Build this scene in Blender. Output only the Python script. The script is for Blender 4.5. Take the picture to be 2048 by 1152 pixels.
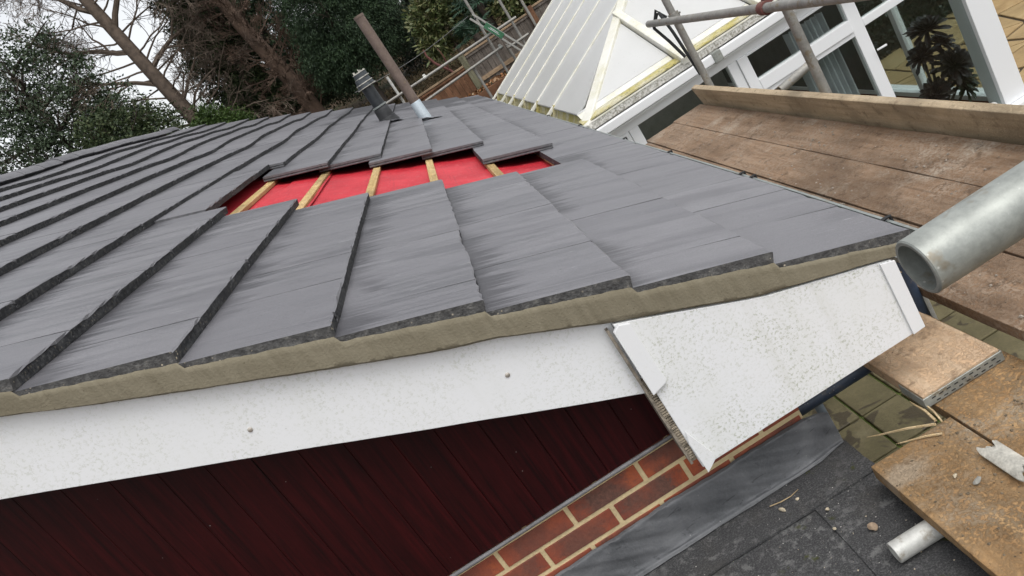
import bpy, bmesh, math, random
import numpy as np
from mathutils import Vector, Matrix
for o in list(bpy.data.objects): bpy.data.objects.remove(o)
sc = bpy.context.scene
C = sc.collection
R = math.radians
rng = np.random.default_rng(7)
random.seed(7)

# ------------------------------------------------------------------ camera
# The camera stands on the flat roof; origin = lens. X runs down the slope to the eave,
# Y runs along the eave away from the camera, Z up. The phone is held rolled by 34 degrees.
FPX, ROLL, PITCH, YAW = 1540.0, R(33.95), R(17.65), R(-2.35)
fw = Vector((math.sin(YAW)*math.cos(PITCH), math.cos(YAW)*math.cos(PITCH), -math.sin(PITCH)))
r0 = Vector((math.cos(YAW), -math.sin(YAW), 0)); u0 = r0.cross(fw)
ir = math.cos(ROLL)*r0 - math.sin(ROLL)*u0
iu = math.sin(ROLL)*r0 + math.cos(ROLL)*u0
cam_data = bpy.data.cameras.new('camera'); cam = bpy.data.objects.new('camera', cam_data); C.objects.link(cam)
cam.matrix_world = Matrix(((ir.x, iu.x, -fw.x, 0), (ir.y, iu.y, -fw.y, 0), (ir.z, iu.z, -fw.z, 0), (0, 0, 0, 1)))
cam_data.sensor_width = 36; cam_data.lens = 36*FPX/2048
cam_data.clip_start = 0.02; cam_data.clip_end = 600
sc.camera = cam

# ------------------------------------------------------------------ sky, sun, exposure
SUN_EL, SUN_AZ = R(62), R(150)          # azimuth measured clockwise from +Y
w = bpy.data.worlds.new('World'); sc.world = w; w.use_nodes = True
nt = w.node_tree; nt.nodes.clear()
sky = nt.nodes.new('ShaderNodeTexSky'); sky.sky_type = 'NISHITA'; sky.sun_disc = False
sky.sun_elevation = SUN_EL; sky.sun_rotation = SUN_AZ; sky.dust_density = 3; sky.air_density = 1.0; sky.ozone_density = 1.0
hs = nt.nodes.new('ShaderNodeHueSaturation'); hs.inputs['Saturation'].default_value = 0.14
bg = nt.nodes.new('ShaderNodeBackground'); bg.inputs['Strength'].default_value = 0.15
wo = nt.nodes.new('ShaderNodeOutputWorld')
nt.links.new(sky.outputs[0], hs.inputs['Color']); nt.links.new(hs.outputs[0], bg.inputs['Color']); nt.links.new(bg.outputs[0], wo.inputs[0])
sl = bpy.data.lights.new('sun', 'SUN'); sl.energy = 0.5; sl.angle = R(28); sl.color = (1, 0.975, 0.94)
so = bpy.data.objects.new('sun', sl); C.objects.link(so)
sd = Vector((math.sin(SUN_AZ)*math.cos(SUN_EL), math.cos(SUN_AZ)*math.cos(SUN_EL), math.sin(SUN_EL)))
so.rotation_euler = (-sd).to_track_quat('-Z', 'Y').to_euler(); so.location = sd*40
vs = sc.view_settings
vs.view_transform = 'Standard'; vs.look = 'None'; vs.gamma = 1; vs.exposure = 0.66
try: vs.use_curve_mapping = False
except Exception: pass
sc.render.engine = 'CYCLES'

# ------------------------------------------------------------------ node helpers
class T:
    def __init__(s, name):
        s.m = bpy.data.materials.new(name); s.m.use_nodes = True
        s.t = s.m.node_tree; s.t.nodes.clear()
        s.b = s.t.nodes.new('ShaderNodeBsdfPrincipled'); s.o = s.t.nodes.new('ShaderNodeOutputMaterial')
        s.t.links.new(s.b.outputs[0], s.o.inputs[0])
    def n(s, ty): return s.t.nodes.new(ty)
    def put(s, sock, v):
        if hasattr(v, 'is_output'): s.t.links.new(v, sock)
        elif isinstance(v, (tuple, list)) and len(v) == 3 and sock.type == 'RGBA': sock.default_value = (*v, 1)
        else: sock.default_value = v
    def pos(s): return s.n('ShaderNodeNewGeometry').outputs['Position']
    def isl(s): return s.n('ShaderNodeNewGeometry').outputs['Random Per Island']
    def obj(s): return s.n('ShaderNodeTexCoord').outputs['Object']
    def rnd(s): return s.n('ShaderNodeObjectInfo').outputs['Random']
    def shift(s, vec, k=37.0):
        mul = s.math('MULTIPLY', s.rnd(), k); c = s.n('ShaderNodeCombineXYZ')
        for i in range(3): s.t.links.new(mul, c.inputs[i])
        a = s.n('ShaderNodeVectorMath'); a.operation = 'ADD'; s.put(a.inputs[0], vec); s.put(a.inputs[1], c.outputs[0]); return a.outputs[0]
    def map(s, vec, scale=(1, 1, 1), rot=(0, 0, 0), loc=(0, 0, 0)):
        m = s.n('ShaderNodeMapping'); s.put(m.inputs['Vector'], vec); m.inputs['Scale'].default_value = scale
        m.inputs['Rotation'].default_value = rot; m.inputs['Location'].default_value = loc; return m.outputs[0]
    def noise(s, vec, scale, detail=4, rough=0.55, dist=0.0):
        n = s.n('ShaderNodeTexNoise'); s.put(n.inputs['Vector'], vec); n.inputs['Scale'].default_value = scale
        n.inputs['Detail'].default_value = detail; n.inputs['Roughness'].default_value = rough; n.inputs['Distortion'].default_value = dist
        return n.outputs['Fac']
    def voro(s, vec, scale, out='Distance', feat='F1', rand=1.0):
        n = s.n('ShaderNodeTexVoronoi'); n.feature = feat; s.put(n.inputs['Vector'], vec); n.inputs['Scale'].default_value = scale
        n.inputs['Randomness'].default_value = rand
        return n.outputs[out]
    def ramp(s, fac, stops, interp='LINEAR'):
        n = s.n('ShaderNodeValToRGB'); s.put(n.inputs['Fac'], fac); cr = n.color_ramp; cr.interpolation = interp
        while len(cr.elements) < len(stops): cr.elements.new(0.5)
        for e, (p, c) in zip(cr.elements, stops):
            e.position = p; e.color = (c, c, c, 1) if isinstance(c, (int, float)) else (*c, 1)
        return n.outputs['Color']
    def mix(s, fac, a, b, mode='MIX'):
        n = s.n('ShaderNodeMix'); n.data_type = 'RGBA'; n.blend_type = mode
        s.put(n.inputs[0], fac); s.put(n.inputs[6], a); s.put(n.inputs[7], b); return n.outputs[2]
    def math(s, op, a, b=0.0, clamp=False):
        n = s.n('ShaderNodeMath'); n.operation = op; n.use_clamp = clamp; s.put(n.inputs[0], a); s.put(n.inputs[1], b); return n.outputs[0]
    def done(s, color, rough=0.6, metal=0.0, spec=0.5, bump=None, strength=0.4, dist=0.01):
        s.put(s.b.inputs['Base Color'], color); s.put(s.b.inputs['Roughness'], rough); s.put(s.b.inputs['Metallic'], metal)
        s.put(s.b.inputs['Specular IOR Level'], spec)
        if bump is not None:
            b = s.n('ShaderNodeBump'); b.inputs['Strength'].default_value = strength; b.inputs['Distance'].default_value = dist
            s.put(b.inputs['Height'], bump); s.t.links.new(b.outputs[0], s.b.inputs['Normal'])
        return s.m

MAT = {}
def plain(name, col, rough=0.6, metal=0.0, var=0.12, scale=8, bump=0.15):
    t = T(name); p = t.pos(); n1 = t.noise(p, scale, 5); n2 = t.noise(p, scale*9, 3)
    lo = tuple(c*(1-var*2) for c in col); hi = tuple(min(1, c*(1+var*1.5)) for c in col)
    c = t.mix(0.25, t.ramp(n1, [(0.3, lo), (0.7, hi)]), t.ramp(n2, [(0.3, lo), (0.7, hi)]))
    MAT[name] = t.done(c, rough, metal, bump=n2, strength=bump, dist=0.004); return MAT[name]

# concrete roof tile: grey face, streaks run down the slope (local x)
t = T('tile_face'); v = t.shift(t.obj()); wp = t.pos()
st = t.noise(t.map(v, (2.2, 26, 2)), 1.0, 5, 0.6, 0.3)
st2 = t.noise(t.map(v, (5, 95, 4)), 1.0, 3, 0.6)
fine = t.noise(v, 240, 2, 0.7)
big = t.noise(t.map(wp, (1, 1, 1)), 1.1, 3)
mot = t.noise(v, 5.5, 5, 0.6); st3 = t.noise(t.map(v, (1.6, 9, 2), loc=(7, 2, 1)), 1.0, 4, 0.6, 0.6)
grit = t.noise(v, 420, 2, 0.8); spk = t.voro(v, 210)
base = t.ramp(st, [(0.25, (0.1395, 0.1364, 0.1488)), (0.5, (0.1674, 0.1641, 0.1774)), (0.78, (0.2023, 0.1987, 0.2133))])
base = t.mix(0.16, base, t.ramp(st2, [(0.32, (0.0654, 0.0639, 0.0717)), (0.5, (0.1657, 0.1624, 0.1757)), (0.68, (0.2878, 0.2833, 0.3003))]))
base = t.mix(0.38, base, t.ramp(mot, [(0.28, (0.1029, 0.1002, 0.1111)), (0.72, (0.2354, 0.2306, 0.2466))]))
base = t.mix(0.26, base, t.ramp(fine, [(0.32, (0.0436, 0.0424, 0.0475)), (0.68, (0.3139, 0.3082, 0.3227))]))
base = t.mix(0.20, base, t.ramp(grit, [(0.35, (0.0349, 0.0345, 0.0377)), (0.65, (0.3488, 0.3454, 0.3586))]))
base = t.mix(t.ramp(st3, [(0.50, 0.0), (0.64, 0.55)]), base, (0.0977, 0.0958, 0.1057))
base = t.mix(t.math('MULTIPLY', t.rnd(), 0.5), base, (0.1177, 0.1157, 0.1273))
# damp streaks
wet = t.noise(t.map(v, (1.5, 22, 2), loc=(3.3, 1.7, 0)), 1.0, 4, 0.65, 0.5)
wetm = t.math('MULTIPLY', t.ramp(wet, [(0.50, 0.0), (0.60, 1.0)]), t.ramp(big, [(0.42, 0.08), (0.54, 1.0)]))
base = t.mix(t.math('MULTIPLY', wetm, 0.55), base, (0.080, 0.080, 0.088))
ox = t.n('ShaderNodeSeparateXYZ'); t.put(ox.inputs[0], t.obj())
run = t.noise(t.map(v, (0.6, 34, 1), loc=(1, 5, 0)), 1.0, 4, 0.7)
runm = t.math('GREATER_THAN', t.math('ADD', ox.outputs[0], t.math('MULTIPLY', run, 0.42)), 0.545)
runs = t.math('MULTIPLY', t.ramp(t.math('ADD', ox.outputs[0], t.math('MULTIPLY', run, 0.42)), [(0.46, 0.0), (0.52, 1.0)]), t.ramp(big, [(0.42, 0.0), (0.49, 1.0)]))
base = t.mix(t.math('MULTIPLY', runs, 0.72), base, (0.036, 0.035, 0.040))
# pale scuffs
sc1 = t.noise(t.map(v, (9, 60, 6), rot=(0, 0, 0.25)), 1.0, 3, 0.7)
scm = t.ramp(sc1, [(0.66, 0.0), (0.74, 1.0)])
base = t.mix(t.math('MULTIPLY', scm, 0.45), base, (0.42, 0.42, 0.43))
sp = t.ramp(t.voro(v, 26), [(0.035, 1.0), (0.06, 0.0)])
spm = t.math('MULTIPLY', sp, t.ramp(t.noise(v, 9, 2), [(0.56, 0.0), (0.6, 1.0)]))
base = t.mix(spm, base, (0.03, 0.03, 0.03))
rg = t.math('SUBTRACT', 0.47, t.math('MULTIPLY', wetm, 0.14))
hgt = t.mix(0.35, t.mix(0.5, fine, grit), st2)
MAT['tile_face'] = t.done(base, rg, 0, 0.62, hgt, 0.42, 0.004)

t = T('tile_edge'); v = t.shift(t.obj()); wp = t.pos()
n1 = t.noise(wp, 60, 5, 0.7); n2 = t.noise(wp, 16, 4)
base = t.ramp(n1, [(0.3, (0.012, 0.012, 0.013)), (0.5, (0.040, 0.041, 0.044)), (0.75, (0.11, 0.11, 0.108))])
sp = t.ramp(t.voro(wp, 95), [(0.22, 1.0), (0.34, 0.0)])
sel = t.ramp(t.voro(wp, 95, 'Color'), [(0.52, 0.0), (0.60, 1.0)])
y = t.n('ShaderNodeSeparateXYZ'); t.put(y.inputs[0], wp)
cut = t.math('LESS_THAN', y.outputs[1], 1.68)                    # sawn verge ends show pale aggregate
base = t.mix(t.math('MULTIPLY', cut, 0.8), base, t.ramp(n1, [(0.3, (0.045, 0.045, 0.045)), (0.55, (0.105, 0.103, 0.10)), (0.75, (0.21, 0.205, 0.19))]))
base = t.mix(t.math('MULTIPLY', t.math('MULTIPLY', sp, sel), t.math('ADD', 0.15, t.math('MULTIPLY', cut, 0.8))), base, (0.55, 0.48, 0.36))
MAT['tile_edge'] = t.done(base, 0.85, 0, 0.3, t.mix(0.5, n1, t.noise(wp, 150, 3)), 0.9, 0.008)

t = T('tile_side'); p = t.pos(); n1 = t.noise(p, 40, 5, 0.7)
MAT['tile_side'] = t.done(t.ramp(n1, [(0.3, (0.075, 0.075, 0.08)), (0.7, (0.165, 0.165, 0.172))]), 0.75, 0, 0.4, n1, 0.4, 0.004)

t = T('mortar'); p = t.pos()
tr = t.noise(t.map(p, (60, 3, 10), rot=(0, -0.45, 0)), 1.0, 4, 0.6, 0.6); n2 = t.noise(p, 5, 4); n3 = t.noise(p, 180, 3)
base = t.ramp(n2, [(0.3, (0.178, 0.156, 0.108)), (0.7, (0.238, 0.212, 0.152))])
base = t.mix(0.35, base, t.ramp(tr, [(0.3, (0.145, 0.125, 0.084)), (0.7, (0.27, 0.24, 0.175))]))
pit = t.ramp(t.voro(p, 70), [(0.06, 1.0), (0.12, 0.0)])
pitm = t.math('MULTIPLY', pit, t.ramp(t.noise(p, 30, 2), [(0.55, 0.0), (0.6, 1.0)]))
base = t.mix(t.math('MULTIPLY', pitm, 0.7), base, (0.05, 0.04, 0.02))
MAT['mortar'] = t.done(base, 0.85, 0, 0.25, t.mix(0.5, tr, n3), 0.5, 0.006)

def upvc(name, algae, streak=1.0):
    t = T(name); p = t.pos()
    spots = t.noise(p, 130, 4, 0.75); area = t.noise(p, 5.5, 4, 0.6); area2 = t.noise(t.map(p, (3, 3, 1.2)), 3, 3)
    m = t.math('MULTIPLY', t.ramp(spots, [(0.52, 0.0), (0.62, 1.0)]), t.ramp(area, [(0.36, 0.1), (0.66, 1.0)]))
    base = t.mix(t.math('MULTIPLY', t.ramp(area2, [(0.4, 0.0), (0.7, 0.16)]), algae), (0.80, 0.81, 0.82), (0.60, 0.62, 0.50))
    base = t.mix(t.math('MULTIPLY', m, 0.75*algae), base, (0.25, 0.27, 0.14))
    dk = t.math('MULTIPLY', t.ramp(t.voro(p, 45), [(0.05, 1.0), (0.085, 0.0)]), t.ramp(t.noise(p, 17, 2), [(0.57, 0.0), (0.62, 1.0)]))
    base = t.mix(t.math('MULTIPLY', dk, 0.75*algae), base, (0.08, 0.07, 0.05))
    dr = t.noise(t.map(p, (26, 26, 1.6)), 1.0, 4, 0.65); drm = t.math('MULTIPLY', t.ramp(dr, [(0.54, 0.0), (0.76, 1.0)]), 0.2*algae)
    base = t.mix(drm, base, (0.50, 0.50, 0.42))
    MAT[name] = t.done(base, t.math('ADD', 0.32, t.math('MULTIPLY', m, 0.4)), 0, 0.5, spots, 0.05*algae, 0.002)
upvc('upvc_dirty', 1.0); upvc('upvc_light', 0.45); upvc('upvc_clean', 0.1)

t = T('mahogany'); p = t.shift(t.pos(), 9)
g = t.noise(t.map(p, (55, 5, 3.2)), 1.0, 6, 0.65, 0.9); g2 = t.noise(t.map(p, (160, 10, 5)), 1.0, 3)
base = t.ramp(g, [(0.30, (0.009, 0.0010, 0.0014)), (0.5, (0.023, 0.0016, 0.0022)), (0.72, (0.044, 0.003, 0.0038))])
base = t.mix(0.25, base, t.ramp(g2, [(0.4, (0.004, 0.0008, 0.001)), (0.62, (0.030, 0.003, 0.0038))]))
dst = t.math('MULTIPLY', t.ramp(t.voro(t.pos(), 32), [(0.03, 1.0), (0.05, 0.0)]), t.ramp(t.noise(t.pos(), 11, 2), [(0.58, 0.0), (0.62, 1.0)]))
base = t.mix(t.math('MULTIPLY', dst, 0.6), base, (0.4, 0.36, 0.33))
MAT['mahogany'] = t.done(base, 0.48, 0, 0.22, g2, 0.08, 0.003)

t = T('brick'); wp = t.pos(); v = t.obj()
n1 = t.noise(wp, 11, 5, 0.6, 0.4); n2 = t.noise(wp, 90, 4, 0.7)
sx = t.n('ShaderNodeSeparateXYZ'); t.put(sx.inputs[0], v)
endm = t.ramp(t.math('ADD', t.math('ABSOLUTE', sx.outputs[0]), t.math('MULTIPLY', t.math('SUBTRACT', t.noise(wp, 38, 5, 0.7), 0.5), 0.16)), [(0.06, 0.0), (0.10, 1.0)])
red = t.ramp(n1, [(0.28, (0.15, 0.036, 0.024)), (0.5, (0.25, 0.056, 0.030)), (0.74, (0.38, 0.090, 0.040))])
org = t.ramp(n1, [(0.3, (0.30, 0.062, 0.024)), (0.7, (0.50, 0.125, 0.04))])
burnt = t.ramp(n2, [(0.3, (0.050, 0.032, 0.029)), (0.7, (0.15, 0.080, 0.060))])
bmask = t.math('MULTIPLY', t.math('SUBTRACT', 1.0, endm), t.ramp(t.rnd(), [(0.1, 0.2), (0.55, 1.0)]))
omask = t.math('MULTIPLY', endm, t.ramp(t.noise(wp, 7, 2), [(0.45, 0.0), (0.6, 0.9)]))
base = t.mix(t.math('MULTIPLY', bmask, t.ramp(n1, [(0.42, 1.0), (0.72, 0.15)])), red, burnt)
base = t.mix(omask, base, org)
pit = t.math('MULTIPLY', t.ramp(t.voro(wp, 150), [(0.12, 1.0), (0.2, 0.0)]), t.ramp(t.noise(wp, 40, 2), [(0.5, 0.0), (0.58, 1.0)]))
base = t.mix(t.math('MULTIPLY', pit, 0.8), base, (0.02, 0.014, 0.012))
spx = t.noise(wp, 260, 3, 0.8)
base = t.mix(0.22, base, t.mix(spx, (0.03, 0.014, 0.011), (0.42, 0.16, 0.10)))
MAT['brick'] = t.done(base, 0.75, 0, 0.35, t.mix(0.4, n2, pit), 0.5, -0.004)
plain('brick_joint', (0.62, 0.49, 0.28), 0.9, 0, 0.14, 14, 0.5)

t = T('lead'); p = t.pos()
n1 = t.noise(p, 7, 5, 0.6, 0.5); n2 = t.noise(t.map(p, (22, 60, 60), rot=(0, 0.6, 0)), 1.0, 4, 0.6, 0.8)
base = t.ramp(n1, [(0.3, (0.070, 0.073, 0.078)), (0.52, (0.115, 0.118, 0.124)), (0.75, (0.19, 0.194, 0.20))])
sp = t.math('MULTIPLY', t.ramp(t.voro(p, 60), [(0.05, 1.0), (0.1, 0.0)]), t.ramp(t.noise(p, 18, 2), [(0.56, 0.0), (0.6, 1.0)]))
base = t.mix(t.math('MULTIPLY', sp, 0.7), base, (0.5, 0.49, 0.46))
bl = t.math('MULTIPLY', t.ramp(n2, [(0.62, 0.0), (0.68, 1.0)]), 0.55)
base = t.mix(bl, base, (0.025, 0.027, 0.03))
fl_ = t.noise(p, 140, 4, 0.7)
base = t.mix(t.ramp(fl_, [(0.45, 0.0), (0.7, 0.35)]), base, (0.16, 0.165, 0.172))
MAT['lead'] = t.done(base, t.math('ADD', 0.42, t.math('MULTIPLY', fl_, 0.25)), 0.15, 0.5, t.mix(0.55, t.noise(t.map(p, (60, 60, 25)), 1.0, 4, 0.65, 0.5), fl_), 0.35, 0.006)

t = T('felt'); p = t.pos()
n1 = t.noise(p, 230, 3, 0.8); n2 = t.noise(p, 4.5, 4, 0.6); n3 = t.noise(p, 20, 4, 0.65)
base = t.ramp(n1, [(0.3, (0.026, 0.026, 0.028)), (0.55, (0.066, 0.066, 0.067)), (0.75, (0.17, 0.168, 0.162))])
lich = t.math('MULTIPLY', t.ramp(t.noise(p, 34, 5, 0.7), [(0.53, 0.0), (0.62, 1.0)]), t.ramp(t.noise(p, 2.4, 3), [(0.42, 0.0), (0.56, 1.0)]))
base = t.mix(t.math('MULTIPLY', lich, 0.34), base, (0.30, 0.30, 0.29))
dirt = t.ramp(n2, [(0.5, 0.0), (0.72, 0.55)])
base = t.mix(dirt, base, (0.075, 0.068, 0.058))
sp = t.math('MULTIPLY', t.ramp(t.voro(p, 55), [(0.06, 1.0), (0.10, 0.0)]), t.ramp(t.noise(p, 14, 2), [(0.52, 0.0), (0.57, 1.0)]))
base = t.mix(t.math('MULTIPLY', sp, 0.85), base, (0.62, 0.60, 0.55))
mo = t.math('MULTIPLY', t.ramp(t.noise(p, 13, 4, 0.6), [(0.64, 0.0), (0.69, 1.0)]), t.ramp(t.noise(p, 3.1, 2), [(0.52, 0.0), (0.6, 1.0)]))
base = t.mix(mo, base, (0.05, 0.055, 0.012))
MAT['felt'] = t.done(base, 0.92, 0, 0.25, t.mix(0.3, n1, n3), 0.8, 0.006)

def board_mat(name, lo, mid, hi, grit, gritcol, axis=1, patch=(0.5, 0.47, 0.40), patchamt=0.5, seed=0.0, spot=None):
    t = T(name); p = t.pos()
    sca = [34, 34, 34]; sca[axis] = 2.0
    g = t.noise(t.map(p, tuple(sca), loc=(seed, 0, 0)), 1.0, 5, 0.65, 0.6)
    base = t.ramp(g, [(0.28, lo), (0.5, mid), (0.75, hi)])
    n1 = t.noise(t.map(p, loc=(seed, seed, 0)), 6, 5, 0.65); n2 = t.noise(p, 95, 5, 0.72); n3 = t.noise(t.map(p, loc=(0, seed, 0)), 2.7, 4, 0.6)
    gm = t.math('MULTIPLY', t.ramp(n2, [(0.44, 0.0), (0.54, 1.0)]), t.ramp(n1, [(0.28, 0.15), (0.56, 1.0)]))
    base = t.mix(t.math('MULTIPLY', gm, grit), base, gritcol)
    pm = t.math('MULTIPLY', t.ramp(n3, [(0.58, 0.0), (0.68, 1.0)]), t.ramp(n2, [(0.38, 0.2), (0.6, 1.0)]))
    base = t.mix(t.math('MULTIPLY', pm, patchamt), base, patch)
    if spot:      # one dried mortar splash with a ragged edge
        dv = t.n('ShaderNodeVectorMath'); dv.operation = 'DISTANCE'; t.put(dv.inputs[0], t.map(p, (1, 1.6, 1))); dv.inputs[1].default_value = (spot[0], spot[1]*1.6, spot[2])
        sm = t.ramp(t.math('ADD', dv.outputs['Value'], t.math('MULTIPLY', t.math('SUBTRACT', t.noise(p, 26, 5, 0.7), 0.5), 0.11)), [(0.035, 0.85), (0.075, 0.0)])
        base = t.mix(sm, base, (0.52, 0.47, 0.38))
    damp = t.ramp(t.noise(t.map(p, (1.6, 0.7, 1), loc=(seed, 0, 0)), 2.0, 4, 0.6), [(0.44, 0.0), (0.58, 0.62)])
    base = t.mix(damp, base, tuple(c*0.42 for c in mid))
    spl = t.ramp(t.noise(t.map(p, loc=(seed, 3, 0)), 19, 5, 0.7), [(0.56, 0.0), (0.66, 0.55)])
    base = t.mix(spl, base, tuple(c*0.38 for c in lo))
    dk = t.math('MULTIPLY', t.ramp(t.voro(p, 38), [(0.06, 1.0), (0.12, 0.0)]), t.ramp(t.noise(p, 13, 2), [(0.54, 0.0), (0.6, 1.0)]))
    base = t.mix(t.math('MULTIPLY', dk, 0.8), base, (0.03, 0.024, 0.018))
    MAT[name] = t.done(base, 0.82, 0, 0.3, t.mix(0.45, t.mix(0.5, g, n2), gm), 0.7, 0.006)
board_mat('deck_wood', (0.16, 0.095, 0.055), (0.26, 0.165, 0.10), (0.36, 0.245, 0.16), 0.6, (0.34, 0.275, 0.21), 1, (0.47, 0.41, 0.33), 0.75)
board_mat('toe_wood', (0.44, 0.33, 0.21), (0.56, 0.44, 0.29), (0.64, 0.52, 0.37), 0.2, (0.17, 0.12, 0.08), 1, (0.46, 0.38, 0.26), 0.3, 4.0)
board_mat('banded_wood', (0.50, 0.33, 0.20), (0.62, 0.43, 0.27), (0.70, 0.53, 0.36), 0.45, (0.42, 0.32, 0.23), 1, (0.55, 0.45, 0.33), 0.5, 9.0)
board_mat('gritty_wood', (0.34, 0.19, 0.08), (0.46, 0.28, 0.13), (0.58, 0.39, 0.20), 0.88, (0.185, 0.145, 0.095), 1, (0.58, 0.53, 0.43), 0.6, 15.0, (0.452, 1.465, -1.37))
board_mat('batten_wood', (0.42, 0.27, 0.10), (0.60, 0.42, 0.19), (0.70, 0.53, 0.29), 0.25, (0.30, 0.23, 0.11), 1, (0.6, 0.5, 0.3), 0.2, 21.0)
board_mat('splinter_wood', (0.50, 0.36, 0.18), (0.62, 0.47, 0.27), (0.74, 0.60, 0.40), 0.1, (0.3, 0.2, 0.1), 1, (0.6, 0.5, 0.4), 0.1, 25.0)
board_mat('fence_grey', (0.085, 0.072, 0.06), (0.15, 0.128, 0.108), (0.23, 0.20, 0.17), 0.3, (0.06, 0.05, 0.045), 2, (0.2, 0.2, 0.17), 0.3, 2.0)
board_mat('fence_brown', (0.13, 0.062, 0.032), (0.20, 0.098, 0.052), (0.28, 0.15, 0.085), 0.3, (0.09, 0.05, 0.03), 2, (0.2, 0.13, 0.08), 0.3, 6.0)
board_mat('fence_rail', (0.26, 0.17, 0.10), (0.38, 0.27, 0.17), (0.47, 0.36, 0.25), 0.3, (0.2, 0.15, 0.1), 0, (0.4, 0.34, 0.25), 0.3, 8.0)
board_mat('post_green', (0.12, 0.115, 0.075), (0.19, 0.18, 0.12), (0.26, 0.25, 0.17), 0.4, (0.09, 0.095, 0.05), 2, (0.2, 0.22, 0.12), 0.4, 3.0)

def tube_mat(name, lo, hi, rust, metal=0.55, rough=0.42):
    t = T(name); p = t.pos()
    n1 = t.noise(p, 9, 5, 0.6, 0.4); n2 = t.noise(p, 70, 4, 0.7); n3 = t.noise(p, 22, 4, 0.7)
    base = t.ramp(n1, [(0.3, lo), (0.7, hi)])
    base = t.mix(0.25, base, t.ramp(n2, [(0.35, tuple(c*0.6 for c in lo)), (0.68, tuple(min(1, c*1.25) for c in hi))]))
    rm = t.math('MULTIPLY', t.ramp(n3, [(0.56, 0.0), (0.66, 1.0)]), rust)
    base = t.mix(rm, base, (0.20, 0.15, 0.085))
    sp = t.math('MULTIPLY', t.ramp(t.voro(p, 110), [(0.08, 1.0), (0.15, 0.0)]), t.ramp(n3, [(0.50, 0.0), (0.58, 0.8)]))
    base = t.mix(sp, base, (0.62, 0.62, 0.58))
    MAT[name] = t.done(base, t.math('ADD', rough, t.math('MULTIPLY', n2, 0.2)), metal, 0.5, t.mix(0.5, n2, n3), 0.18, 0.003)
tube_mat('galv', (0.20, 0.215, 0.20), (0.43, 0.445, 0.41), 0.7, 0.45, 0.38)
tube_mat('galv_old', (0.22, 0.215, 0.20), (0.36, 0.35, 0.32), 0.7, 0.4, 0.5)
tube_mat('galv_pale', (0.40, 0.40, 0.37), (0.58, 0.58, 0.55), 0.6, 0.25, 0.45)
tube_mat('rusty_flue', (0.115, 0.082, 0.066), (0.20, 0.150, 0.125), 0.6, 0.25, 0.55)
tube_mat('flue_base', (0.42, 0.49, 0.53), (0.56, 0.62, 0.66), 0.1, 0.4, 0.4)
tube_mat('blue_paint', (0.020, 0.032, 0.060), (0.05, 0.075, 0.115), 0.25, 0.0, 0.4)
tube_mat('grey_blue', (0.10, 0.13, 0.16), (0.17, 0.20, 0.23), 0.3, 0.2, 0.45)
tube_mat('red_clamp', (0.10, 0.035, 0.03), (0.17, 0.06, 0.05), 0.5, 0.1, 0.6)
tube_mat('alu', (0.30, 0.30, 0.28), (0.42, 0.41, 0.38), 0.3, 0.4, 0.5)
tube_mat('gutter_grey', (0.18, 0.20, 0.195), (0.29, 0.315, 0.305), 0.3, 0.15, 0.5)

t = T('red_underlay'); p = t.pos()
n1 = t.noise(p, 4, 4, 0.6, 0.3); n2 = t.noise(t.map(p, (90, 14, 90)), 1.0, 3)
base = t.ramp(n1, [(0.3, (0.42, 0.014, 0.025)), (0.7, (0.58, 0.028, 0.042))])
sxyz = t.n('ShaderNodeSeparateXYZ'); t.put(sxyz.inputs[0], p)
band = t.math('PINGPONG', t.math('ADD', t.math('MULTIPLY', sxyz.outputs[0], 1.0), t.math('MULTIPLY', sxyz.outputs[1], 0.06)), 0.21)
bm_ = t.ramp(band, [(0.13, 0.0), (0.135, 1.0), (0.165, 1.0), (0.17, 0.0)])
pr = t.math('MULTIPLY', t.ramp(t.voro(t.map(p, (1, 1, 0.0)), 48, rand=0.25), [(0.16, 1.0), (0.24, 0.0)]), bm_)
base = t.mix(t.math('MULTIPLY', pr, 0.75), base, (0.20, 0.012, 0.018))
dust = t.math('MULTIPLY', t.ramp(t.noise(p, 26, 5, 0.7), [(0.55, 0.0), (0.72, 1.0)]), 0.4)
base = t.mix(dust, base, (0.62, 0.20, 0.20))
MAT['red_underlay'] = t.done(base, 0.55, 0, 0.4, t.mix(0.5, n1, n2), 0.35, 0.02)

t = T('white_sheet'); p = t.pos()
n1 = t.noise(p, 1.6, 4, 0.6); n2 = t.noise(p, 60, 3, 0.7)
base = t.ramp(n1, [(0.3, (0.72, 0.72, 0.70)), (0.7, (0.80, 0.80, 0.785))])
base = t.mix(t.math('MULTIPLY', t.ramp(n2, [(0.62, 0.0), (0.7, 0.5)]), t.ramp(t.noise(p, 2.2, 2), [(0.45, 0.0), (0.6, 1.0)])), base, (0.42, 0.42, 0.36))
MAT['white_sheet'] = t.done(base, 0.28, 0, 0.5)
tl = t.n('ShaderNodeBsdfTranslucent'); tl.inputs[0].default_value = (0.85, 0.86, 0.86, 1); mxs = t.n('ShaderNodeMixShader'); mxs.inputs[0].default_value = 0.35
t.t.links.new(t.b.outputs[0], mxs.inputs[1]); t.t.links.new(tl.outputs[0], mxs.inputs[2]); t.t.links.new(mxs.outputs[0], t.o.inputs[0])

t = T('mossy_white'); p = t.pos()
n1 = t.noise(p, 5, 5, 0.65, 0.3); n2 = t.noise(p, 45, 4, 0.75); n3 = t.noise(p, 14, 3)
base = t.mix(t.ramp(n1, [(0.36, 0.25), (0.58, 1.0)]), (0.62, 0.60, 0.50), (0.46, 0.40, 0.14))
base = t.mix(t.math('MULTIPLY', t.ramp(n2, [(0.5, 0.0), (0.62, 1.0)]), t.ramp(n3, [(0.4, 0.2), (0.62, 0.85)])), base, (0.16, 0.15, 0.075))
MAT['mossy_white'] = t.done(base, 0.75, 0, 0.3, n2, 0.5, 0.01)

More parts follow.
